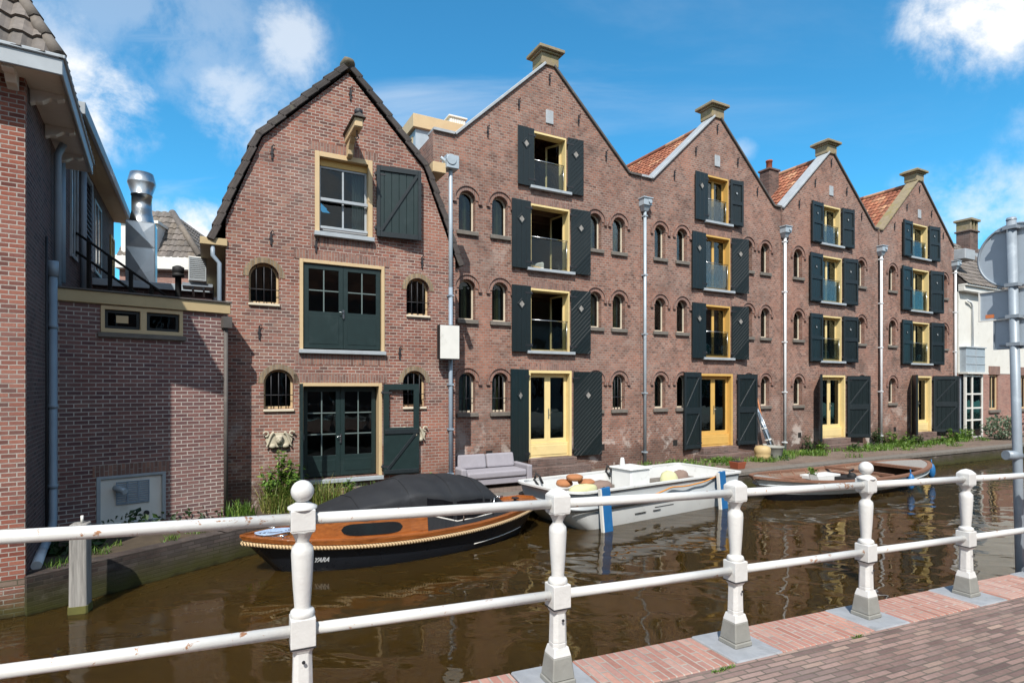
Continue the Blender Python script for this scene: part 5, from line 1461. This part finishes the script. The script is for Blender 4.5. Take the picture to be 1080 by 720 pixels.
cushion('round_cushion', wbp(-1.72, .2, .93), (.2, .2, .08), 'orange_fabric', 'orange round cushion lying on top of the cushion pile in the white boat', seed=2)
cushion('round_cushion', wbp(-1.85, .42, .78), (.2, .2, .09), 'orange_fabric', 'orange round cushion at the back of the pile under the top one', seed=3)
cushion('round_cushion', wbp(-1.42, .12, .8), (.21, .2, .08), 'orange_fabric', 'orange round cushion right of the pile, resting on the yellow and brown bolsters', seed=4)
cushion('bolster', wbp(-1.75, -.12, .66), (.42, .2, .16), 'lime_fabric', 'pale lime bolster cushion below the orange cushions in the white boat', seed=5)
cushion('bolster', wbp(-1.1, .0, .66), (.36, .22, .17), 'brown_fabric', 'brown bolster cushion beside the pale lime one', seed=6)
def bag(loc, mat, label, seed):
    e = MB(); e.blob((0, 0, .2), (.24, .2, .2), seed, 16, 10, .12); e.add([], [])
    e.lathe([(.16, .29), (.1, .36), (.03, .42)], 10)
    tag(e.build('sack', M[mat], None, loc=loc), label, 'bag')
bag(wbp(1.45, .1, .42), 'lime_fabric', 'yellow green sack in the stern of the white boat', 11); bag(wbp(1.85, .05, .42), 'brown_fabric', 'brown sack beside the yellow green one in the white boat', 12)

# --- rusty open boat
RA = math.atan2(3.6, 7.1); RC = Vector((10.0, 17.0, 0)); RL = 7.9
rb = empty('open_workboat', RC, RA, 'old open boat with white sides and rusty brown timber, moored beyond the white boat', 'boat')
rbm = lambda t: 1.12 * max(0., 1 - abs(2 * t - 1) ** 2.6) ** .62
rsh = lambda t: .47 + (.16 * (2 * t - 1) ** 2)
rk = lambda t: -.4
m = MB(); PR = shell(m, RL, rbm, rsh, rk, .8, .7, .36, 50, 10, qmin=.0, qmax=.6); m.build('hull', M['black_hull'], rb)
def rs(t, s, q=1., dy=0., dz=0.):
    p = PR(t, q, 1); return Vector((p[0], s * max(0., p[1] + dy), p[2] + dz))
m = MB()
for s in (-1, 1):
    strip(m, lambda t: rs(t, s, .6, .004), lambda t: rs(t, s, .8, .012), 50); strip(m, lambda t: rs(t, s, .8, .012), lambda t: rs(t, s, 1., .01), 50)
m.build('white_strake', M['barge_white'], rb)
m = MB()
for s in (-1, 1):
    m.tube([rs(t / 60, s, .82, .03) for t in range(61)], .03, 6)
m.build('rubbing_strake', M['barge_grey'], rb)
m = MB()
for s in (-1, 1):
    strip(m, lambda t: rs(t, s, 1., .03, .03), lambda t: rs(t, s, 1., -.09, .03), 50); strip(m, lambda t: rs(t, s, 1., .03, -.02), lambda t: rs(t, s, 1., .03, .03), 50)
    strip(m, lambda t: rs(t, s, 1., -.09, .03), lambda t: rs(t, s, 1., -.09, -.05), 50)
solid(m.build('gunwale', M['rust_wood'], rb), .02)
m = MB(); shell(m, RL - .16, rbm, lambda t: rsh(t) + .0, lambda t: .02, .5, .5, .3, 50, 8, inset=.07, flip=True)
m.build('inner_planking', M['old_wood'], rb)
m = MB(); strip(m, lambda t: rs(t, -1, .5, -.05, .03), lambda t: rs(t, 1, .5, -.05, .03), 30, .06, .94); solid(m.build('floor', M['old_wood'], rb), .02)
m = MB()
for t in (.12, .2, .28, .36, .44, .52, .6, .68):
    for s in (-1, 1):
        m.tube([rs(t, s, .5, -.1), rs(t, s, .75, -.1), rs(t, s, 1., -.1)], .025, 5)
m.build('rib', M['rust_wood'], rb)
m = MB()
for s in (-1, 1): strip(m, lambda t: rs(t, s, 1., -.1, -.14), lambda t: rs(t, s, 1., -.42, -.14), 20, .12, .62)
solid(m.build('side_bench', M['rust_wood'], rb), .04)
m = MB(); strip(m, lambda t: rs(t, -1, 1., -.05, .012), lambda t: rs(t, 1, 1., -.05, .012), 20, .8, 1.); solid(m.build('stern_deck', M['grey_wood'], rb), .02)
m = MB(); strip(m, lambda t: rs(t, -1, 1., -.05, .0), lambda t: rs(t, 1, 1., -.05, .0), 10, 0., .1); solid(m.build('bow_deck', M['grey_wood'], rb), .02)
m = MB(); strip(m, lambda t: rs(t, -1, 1., -.08, .03), lambda t: rs(t, 1, 1., -.08, .03), 6, .785, .8); strip(m, lambda t: rs(t, -1, 1., -.08, .03), lambda t: rs(t, 1, 1., -.08, .03), 6, .56, .575)
solid(m.build('coaming', M['rust_wood'], rb), .08)
m = MB(); m.box(-1.5, -1.28, -.9, .9, .3, .35); m.box(.6, .85, -1.0, 1.0, .3, .35); m.build('thwart', M['rust_wood'], rb, .01)
m = MB(); m.xf = Matrix.Rotation(R(38), 4, 'Z'); m.box(-2.6, -1.0, .85, 1.05, .5, .53); m.build('loose_plank', M['grey_wood'], rb)
m = MB(); m.box(-.2, .55, -.5, .35, .1, .36); m.lathe([(.12, .36), (.12, .45), (.05, .5)], 12, (.1, -.1, 0)); m.tube([(.3, .1, .36), (.3, .1, .52), (.5, .1, .55)], .03, 8); m.build('engine', M['rubber'], rb, .02)
m = MB(); m.box(-1.1, .1, .25, .75, .15, .42); m.build('white_locker', M['barge_white'], rb, .01)
def rbp(x, y, z): return Vector((RC.x + math.cos(RA) * x - math.sin(RA) * y, RC.y + math.sin(RA) * x + math.cos(RA) * y, z))
for x, y, z, lab in ((1.2, -1.14, .3, 'blue cylindrical fender on the near side of the rusty boat'), (3.72, -.42, .36, 'blue fender at the rounded stern tip of the rusty boat')):
    f = MB(); f.blob((0, 0, 0), (.1, .1, .24), 4, 12, 10, .0); f.tube([(0, 0, .2), (0, .02, .36)], .015, 6)
    tag(f.build('fender', M['blue'], None, loc=rbp(x, y, z)), lab, 'fender', 'blue fenders of the rusty boat')
fp = empty('potted_plant', rbp(-1.4, .1, .35), 0, 'small green plant in a pale pot on the rusty boat', 'potted plant')
m = MB(); m.lathe([(.07, 0), (.1, .17), (.085, .17), (.08, .12)], 14); m.build('pot', M['tan'], fp)
m = MB(); m.leaves(60, (0, 0, .26), (.14, .14, .12), .09, 3); m.build('leaves', M['leaf'], fp)

# --- mooring pile
mp_ = empty('mooring_pile', (-5.88, 7.75, 0), R(20), 'weathered grey square timber mooring pile standing in the water', 'mooring post')
m = MB(); m.taper(.225, .205, -.8, 1.2, (0, 0), .02); m.build('pile', M['grey_wood'], mp_, .01)
m = MB(); m.taper(.235, .23, -.5, .1, (0, 0), .02); m.build('algae_band', paint('algae', '5c5a2a', .8, .2, 9), mp_)
m = MB(); m.tube([(.02, 0, 1.2), (.02, 0, 1.3)], .018, 6); m.build('peg', M['white'], mp_)

# ------------------------------------------------------------------ things on the quay
sf = empty('sofa', F(-2.5, -1.3), A_F, 'lilac grey two seat outdoor sofa on the quay under the box sign', 'sofa')
m = MB(); m.box(-.84, .84, -.4, .4, .1, .26); m.build('base', M['sofa'], sf, .02)
for s in (-1, 1):
    m = MB(); m.box(s * .845, s * 1.0, -.43, .42, .06, .54); m.build('armrest', M['sofa'], sf, .035, segs=3)
    m = MB(); m.xf = Matrix.Translation((0, .22, .44)) @ Matrix.Rotation(R(-14), 4, 'X'); m.box(s * .012, s * .82, -.02, .17, .0, .38); m.build('back_cushion', M['sofa'], sf, .05, segs=3)
m = MB(); m.box(-.83, .83, -.44, .25, .265, .44); m.build('seat_cushion', M['sofa'], sf, .05, segs=3)
m = MB(); m.box(-.84, .84, .33, .42, .26, .66); m.build('back_frame', M['sofa'], sf, .02)
for x in (-.9, .9):
    for y in (-.36, .36):
        m = MB(); m.taper(.04, .05, 0, .06, (x, y)); m.build('leg', M['iron'], sf)
pa = empty('folded_parasol', F(9.35, -.62), A_F, 'folded grey parasol bundle leaning on the wall beside the green door shutter', 'parasol')
m = MB(); top = Vector((-.3, .5, 1.8)); m.tube([(0, 0, .0), tuple(top * .3), tuple(top)], .025, 8); m.build('pole', M['steel'], pa)
m = MB(); m.tube([tuple(top * k) for k in (.18, .3, .5, .7, .9, .98)], .1, 12, radii=[.075, .085, .08, .07, .055, .03]); m.build('cloth', M['pipe_grey'], pa)
for dx in (-.1, .1, .02):
    m = MB(); m.tube([(dx, -.06, .12), (dx * .8 + top.x * .5, top.y * .5 - .07, top.z * .5), (dx * .3 + top.x * .9, top.y * .9 - .04, top.z * .9)], .02, 6); m.build('rib', M['steel'], pa)
m = MB(); m.tube([tuple(top * .55), tuple(top * .58)], .1, 12); m.build('strap', M['white'], pa)
m = MB(); m.tube([tuple(top * .32), tuple(top * .35)], .125, 12); m.build('strap', M['white'], pa)
m = MB(); m.tube([(0, 0, 0), (-.45, .5, 2.75)], .028, 8); tag(m.build('wooden_pole', wood('pole_wood', '9c5f38', 'bd7d4e', .6), None, loc=F(9.3, -.55)), 'thin orange brown wooden pole leaning on the wall behind the parasol', 'pole')
tb = empty('plastic_barrel', F(8.0, -1.2), 0, 'tan plastic barrel on the quay by the parasol', 'barrel')
m = MB(); m.lathe([(.2, 0), (.25, .03), (.26, .2), (.25, .24), (.27, .28), (.27, .42), (.22, .5), (.1, .53)], 22); m.build('drum', M['tan'], tb)
m = MB(); m.lathe([(.07, .52), (.07, .58), (.05, .59)], 14, (.08, 0, 0)); m.build('cap', M['grey_plastic'], tb)
gt = empty('planter_tub', F(8.75, -1.05), 0, 'round grey plastic tub with weeds beside the tan barrel', 'tub')
m = MB(); m.lathe([(.26, 0), (.34, .4), (.37, .42), (.37, .46), (.33, .46), (.3, .36), (.02, .34)], 24); m.build('tub', M['grey_plastic'], gt)
m = MB(); m.leaves(80, (0, -.1, .1), (.5, .35, .16), .12, 8); m.build('weeds', M['leaf_dark'], gt)
bp_ = empty('flower_box', F(5.7, -2.1), A_F, 'small empty terracotta box on the quay behind the white boat', 'planter')
m = MB(); ring(m, rect(-.2, .2, -.13, .13), rect(-.17, .17, -.1, .1), 0, .2); 
m = MB(); m.taper(.3, .38, 0, .22); m.build('box', M['terracotta'], bp_, .01)
m = MB(); m.taper(.33, .33, .205, .225); m.build('soil', M['black_in'], bp_)
# bicycle against the far wall
def bicycle(loc, rz, label):
    b = empty('bicycle', loc, rz, label, 'bicycle')
    for x in (-.52, .52):
        m = MB(); m.tube([(x + .33 * math.cos(a), 0, .34 + .33 * math.sin(a)) for a in [k * math.pi / 14 for k in range(29)]], .02, 6, cap=False)
        wv = m.build('wheel', M['rubber'], b)
        m = MB()
        for k in range(12): a = k * math.pi / 6; m.tube([(x, 0, .34), (x + .32 * math.cos(a), 0, .34 + .32 * math.sin(a))], .003, 4)
        m.build('spokes', M['steel'], wv)
    m = MB()
    for a, c in (((-.52, 0, .34), (-.1, 0, .3)), ((-.1, 0, .3), (-.2, 0, .85)), ((-.2, 0, .8), (-.52, 0, .34)), ((-.1, 0, .3), (.36, 0, .78)), ((-.17, 0, .72), (.36, 0, .82)), ((.34, 0, .92), (.52, 0, .34))): m.tube([a, c], .018, 8)
    m.build('frame', M['iron'], b)
    m = MB(); m.tube([(.22, -.28, 1.0), (.36, -.12, 1.02), (.34, 0, .98), (.36, .12, 1.02), (.22, .28, 1.0)], .013, 6); m.build('handlebar', M['iron'], b)
    m = MB(); m.blob((-.24, 0, .9), (.14, .08, .04), 2); m.build('saddle', M['rubber'], b)
    m = MB(); m.box(-.75, -.3, -.06, .06, .68, .7); m.build('luggage_rack', M['iron'], b)
bicycle(F(28.6, -1.0), A_F + R(4), 'dark bicycle parked against the brick wall of the white house')
bicycle(F(31.0, -.9), A_F + R(-3), 'dark bicycle half hidden behind the grey sign pole')

# ------------------------------------------------------------------ plants
def tall_weed(loc, h, r, n, mat, label, seed, leaf=.11, group=None, name='weed'):
    e = empty(name, loc, seed, label, 'plant', group)
    rnd = random.Random(seed); st = MB(); lf = MB()
    for k in range(n):
        a = rnd.uniform(0, 6.28); rr = r * math.sqrt(rnd.random()); hh = h * rnd.uniform(.6, 1.05) * (1 - .35 * rr / r)
        b = Vector((rr * math.cos(a) * .6, rr * math.sin(a) * .6, 0)); t = b * 1.6 + Vector((rnd.gauss(0, .06), rnd.gauss(0, .06), hh))
        st.tube([b, b.lerp(t, .5) + Vector((0, 0, .02)), t], .008, 5, radii=[.01, .007, .003])
        for j in range(int(16 * hh / .8) + 4):
            q = b.lerp(t, rnd.uniform(.15, 1)); d = Vector((rnd.gauss(0, 1), rnd.gauss(0, 1), rnd.gauss(.25, .5))).normalized()
            s = leaf * rnd.uniform(.6, 1.4); ee = d.cross(Vector((rnd.gauss(0, .4), rnd.gauss(0, .4), 1))).normalized() * s * .26
            lf.add([q, q + d * s * .5 + ee, q + d * s - Vector((0, 0, s * .2)), q + d * s * .5 - ee], [(0, 1, 2, 3)])
    st.build('stem', M['leaf_dark'], e); lf.build('leaves', M[mat], e)
    return e
tall_weed(F(-7.6, -1.85), 1.4, .5, 30, 'leaf', 'tall bright green weed bush at the left foot of the gambrel house', 21, .13)
def grass(loc, rad, h, n, label, seed, mat='straw', w=.009):
    m = MB(); m.blades(n, (0, 0, 0), rad, h, seed, w, .7); return tag(m.build('grass_tuft', M[mat], None, loc=loc), label, 'grass')
grass(F(-7.6, -2.05), (.42, .28), .6, 380, 'straw coloured long grass below the tall weed bush', 1)
grass(F(-6.7, -1.85), (.4, .2), .58, 240, 'leaning dry grass in front of the dark glazed garden doors', 2)
grass(F(-5.7, -1.8), (.4, .2), .4, 200, 'short greener grass at the right end of the garden door sill', 3, 'leaf')
tall_weed(F(-6.15, -1.62), .8, .12, 7, 'leaf', 'single young green shoot before the middle of the garden doors', 33, .1)
tall_weed(F(-4.3, -1.5), .62, .13, 9, 'leaf', 'small green weed at the right corner of the gambrel house', 22, .1)
grass(F(-8.4, -2.25), (.3, .25), .35, 160, 'low flowering weeds on the ledge at the far left of the gambrel house', 4, 'leaf')
e = empty('ledge_ivy', (-6.75, 8.75, QZ), AX, 'dark shaded ivy with broad leaves on the ledge by the grey drainpipe', 'plant')
m = MB(); m.leaves(130, (0, .1, .05), (.35, .25, .25), .2, 6); m.leaves(120, (.9, .6, .1), (.7, .15, .3), .12, 7); m.leaves(160, (1.9, 1.0, .0), (.9, .18, .22), .1, 9); m.build('leaves', M['leaf_dark'], e)
# grass and ground weeds on the quay: nobody could count it
m = MB()
rnd = random.Random(5)
for k in range(120):
    s = rnd.uniform(3.4, 23.6); o_ = -rnd.random() ** 1.7 * 1.1 - .12
    if s > 9.8: o_ = -abs(rnd.gauss(.45, .55)) - .1
    elif s > 3.9: o_ = -rnd.uniform(.5, 1.5)
    p = F(s, o_, 0)
    m.blades(45, tuple(p), (.35, .2), .2, k, .009, .8)
    if rnd.random() < .55: m.leaves(26, (p.x, p.y, p.z + .06), (.3, .2, .1), .1, k)
for k in range(12):
    t = rnd.random(); p = Vector((-6.4, 7.95, QZ)).lerp(Vector((-5.25, 9.85, QZ)), t) + Vector((-.15, .1, 0)) * rnd.random() * 3
    m.blades(26, tuple(p), (.12, .12), .12, 300 + k, .006, .9)
tag(m.build('quay_grass', M['leaf'], None), 'patchy green grass and weeds along the warehouse walls', 'grass', kind='stuff')
for k, (s, o_, h, r, n, mat) in enumerate(((11.75, -.35, .75, .22, 12, 'leaf_dark'), (12.35, -.4, .5, .3, 14, 'leaf'), (14.0, -.8, .4, .28, 12, 'leaf_dark'), (16.5, -.3, 1.0, .25, 14, 'leaf_dark'), (17.3, -.4, .75, .4, 18, 'leaf'), (18.3, -.5, .6, .35, 16, 'leaf'), (19.1, -.55, .6, .3, 14, 'leaf_dark'), (21.9, -.6, .7, .4, 20, 'leaf'), (22.9, -.6, .75, .45, 22, 'leaf'), (23.6, -.5, .8, .3, 14, 'leaf'), (20.4, -.9, .4, .35, 14, 'leaf'))):
    tall_weed(F(s, o_), h, r, n, mat, 'leafy green weeds growing against the foot of the two farthest warehouses', 40 + k, .12, 'weeds along the far warehouse walls', 'weed_clump')
e = empty('shrub', F(25.0, -1.3), 0, 'rounded grey green shrub in front of the glazed porch', 'shrub')
m = MB(); m.leaves(900, (0, 0, .55), (.75, .65, .6), .14, 17, None, .5); m.build('leaves', M['leaf_grey'], e)
m = MB()
for k in range(9):
    a = k * .7; m.tube([(0, 0, 0), (.25 * math.cos(a), .25 * math.sin(a), .35), (.5 * math.cos(a), .45 * math.sin(a), .75)], .015, 5)
m.build('stem', M['old_wood'], e)

# ------------------------------------------------------------------ bridge
BRA = math.atan2(.425, .905)
BR0 = Vector((.262, 3.255, 0)); STEP = 1.376; SLP = -.0345; BZ = 1.3625
def bz(x): return BZ + SLP * x
def sheet(x0, x1, y0, y1, z0, z1, mb):             # slab that follows the fall of the bridge
    v = [(x, y, bz(x) + dz) for dz in (z0, z1) for x, y in ((x0, y0), (x1, y0), (x1, y1), (x0, y1))]
    mb.add(v, [(3, 2, 1, 0), (4, 5, 6, 7), (0, 1, 5, 4), (1, 2, 6, 5), (2, 3, 7, 6), (3, 0, 4, 7)])
RB = Matrix.Translation(BR0) @ Matrix.Rotation(BRA, 4, 'Z')
def bbuild(mb, name, mat, kind='structure', bev=0.):
    o = mb.build(name, mat, None, bev, loc=BR0, rotz=BRA)
    o['kind'] = kind
    return o
m = MB(); sheet(-9, 11, -8.5, -.212, -.25, 0, m); bbuild(m, 'bridge_pavement', M['pavers'])
m = MB(); sheet(-9, 11, -8.45, .185, -.75, -.255, m); bbuild(m, 'bridge_slab', M['brick_quay'])
m = MB(); k_ = MB(); js = MB()
for i in range(-6, 8):
    x = (i) * STEP
    sheet(x + .212, x + STEP - .212, -.208, .195, -.252, .004, m)
    sheet(x - .206, x + .206, -.212, .2, -.252, .008, k_)
bbuild(m, 'kerb', M['kerb_brick'], bev=.006); bbuild(k_, 'kerb_slab', M['stone'], bev=.008)
rl = empty('bridge_railing', (BR0.x, BR0.y, BZ), BRA, 'white painted iron bridge railing with turned posts and two round rails', 'railing')
def post(i, ball):
    x = i * STEP; z = bz(x) - BZ
    def mk(): return MB()
    p = mk()
    p.taper(.114, .090, .165, .215); p.taper(.091, .091, .21, .24, (0, 0), .025); p.taper(.090, .082, .24, .41, (0, 0), .032); p.taper(.082, .111, .405, .436, (0, 0), .02)
    p.taper(.111, .111, .437, .568); p.lathe([(.052, .568), (.057, .58), (.052, .597), (.036, .605), (.0365, .62), (.045, .74), (.0505, .86), (.048, .89), (.03, .912), (.03, .92), (.04, .945), (.055, .967)], 22)
    p.taper(.099, .108, .965, .975); p.taper(.108, .108, .975, 1.072)
    o = p.build('post', M['post_white'], rl, .004, loc=(x, 0, z), segs=2)
    b = mk(); b.taper(.156, .152, .008, .04); b.taper(.144, .116, .04, .166); b.build('foot', M['post_grey'], o, .006)
    q = mk()
    if ball:
        q.lathe([(.066, 1.072), (.066, 1.082), (.05, 1.09), (.035, 1.098), (.022, 1.106)], 20)
        q.lathe([(.001, 1.1)] + [(.052 * math.sin(math.pi * k / 12), 1.152 - .052 * math.cos(math.pi * k / 12)) for k in range(1, 12)] + [(.001, 1.204)], 22); q.build('ball_finial', M['post_white'], o)
    else:
        q.taper(.108, .061, 1.072, 1.1); q.taper(.061, .000, 1.1, 1.112); q.build('pyramid_cap', M['post_white'], o, .003)
    s = mk(); s.taper(.114, .114, .432, .437); s.tube([(.0, -.058, .375), (.0, -.064, .375)], .008, 8); s.build('joint', M['iron'], o)
for i in range(-3, 8): post(i, i in (-1, 2, 5, -4))
for zz, nm in ((1.022, 'top_rail'), (.502, 'lower_rail')):
    for i in range(-3, 7):
        m = MB(); a = i * STEP + .045; c = (i + 1) * STEP - .045
        m.tube([(a, 0, bz(a) - BZ + zz), ((a + c) / 2, 0, bz((a + c) / 2) - BZ + zz - .002), (c, 0, bz(c) - BZ + zz)], .0275, 14)
        m.build(nm, M['rail_white'], rl)
m = MB(); rnd = random.Random(9)
for x, y in ((.98, -.25), (1.06, -.24), (2.3, -.235)): m.blades(50, (x, y, bz(x)), (.06, .012), .018, int(x * 100), .003, 1.2)
tag(m.build('moss_tufts', M['leaf'], None, loc=BR0, rotz=BRA), kind='stuff')
# traffic sign seen from behind
sp0 = Vector((5.38, 5.97, .6)); sp1 = Vector((5.24, 5.97, 4.8))
ts = empty('traffic_sign', sp0, 0, 'back of a traffic sign with one round and two rectangular plates on a grey pole', 'traffic sign')
m = MB(); dvec = sp1 - sp0; m.tube([(0, 0, -1.2), tuple(dvec)], .042, 16); m.build('pole', M['galv'], ts)
m = MB(); m.lathe([(.047, 0), (.04, .025), (.001, .035)], 16, tuple(dvec)); m.build('pole_cap', M['galv'], ts)
def plate_at(z, mk, name, mat):
    f = (z - sp0.z) / dvec.z
    X = Matrix.Translation((dvec.x * f, .0, z - sp0.z)) @ Matrix.Rotation(R(115), 4, 'Z')
    b = MB(); b.xf = X; mk(b); return b.build(name, mat, ts)
SY = -.055
def disc(b): b.plate([(.33 * math.cos(2 * math.pi * k / 48), .33 * math.sin(2 * math.pi * k / 48)) for k in range(48)], [], SY - .006, SY)
def rim(b):
    n = 48
    for k in range(n):
        pass
    b.tube([(.33 * math.cos(2 * math.pi * k / n), SY + .006, .33 * math.sin(2 * math.pi * k / n)) for k in range(n + 1)], .012, 6, cap=False)
plate_at(4.44, disc, 'round_plate', M['sign_back']); plate_at(4.44, rim, 'plate_rim', M['galv'])
def rp(b, w_, h, y=SY): b.plate(rect(-w_, w_, -h, h), [], y - .006, y)
def rr_(b, w_, h): b.plate(rect(-w_ - .012, w_ + .012, -h - .012, h + .012), [rect(-w_, w_, -h, h)], SY - .012, SY + .014)
plate_at(3.93, lambda b: rp(b, .33, .15), 'rectangular_plate', M['sign_back']); plate_at(3.93, lambda b: rr_(b, .33, .15), 'plate_rim', M['white'])
plate_at(3.62, lambda b: rp(b, .2, .155), 'small_plate', M['sign_back']); plate_at(3.62, lambda b: rr_(b, .2, .155), 'plate_rim', M['galv'])
for z in (4.72, 4.12, 3.79, 3.5):
    plate_at(z, lambda b: (b.box(-.06, .06, -.054, .052, -.018, .018), b.box(-.16, .16, SY + .001, SY + .02, -.01, .01)), 'clamp', M['galv'])
plate_at(3.9, lambda b: b.plate(rect(.2, .28, -.1, -.06), [], SY + .001, SY + .003), 'sticker', M['orange_sticker'])
m = MB(); f = (2.33 - sp0.z) / dvec.z; m.tube([(dvec.x * f, 0, 2.33 - sp0.z), (dvec.x * f - .16, -.02, 2.34 - sp0.z)], .05, 12); m.build('stub_pipe', M['galv'], ts)
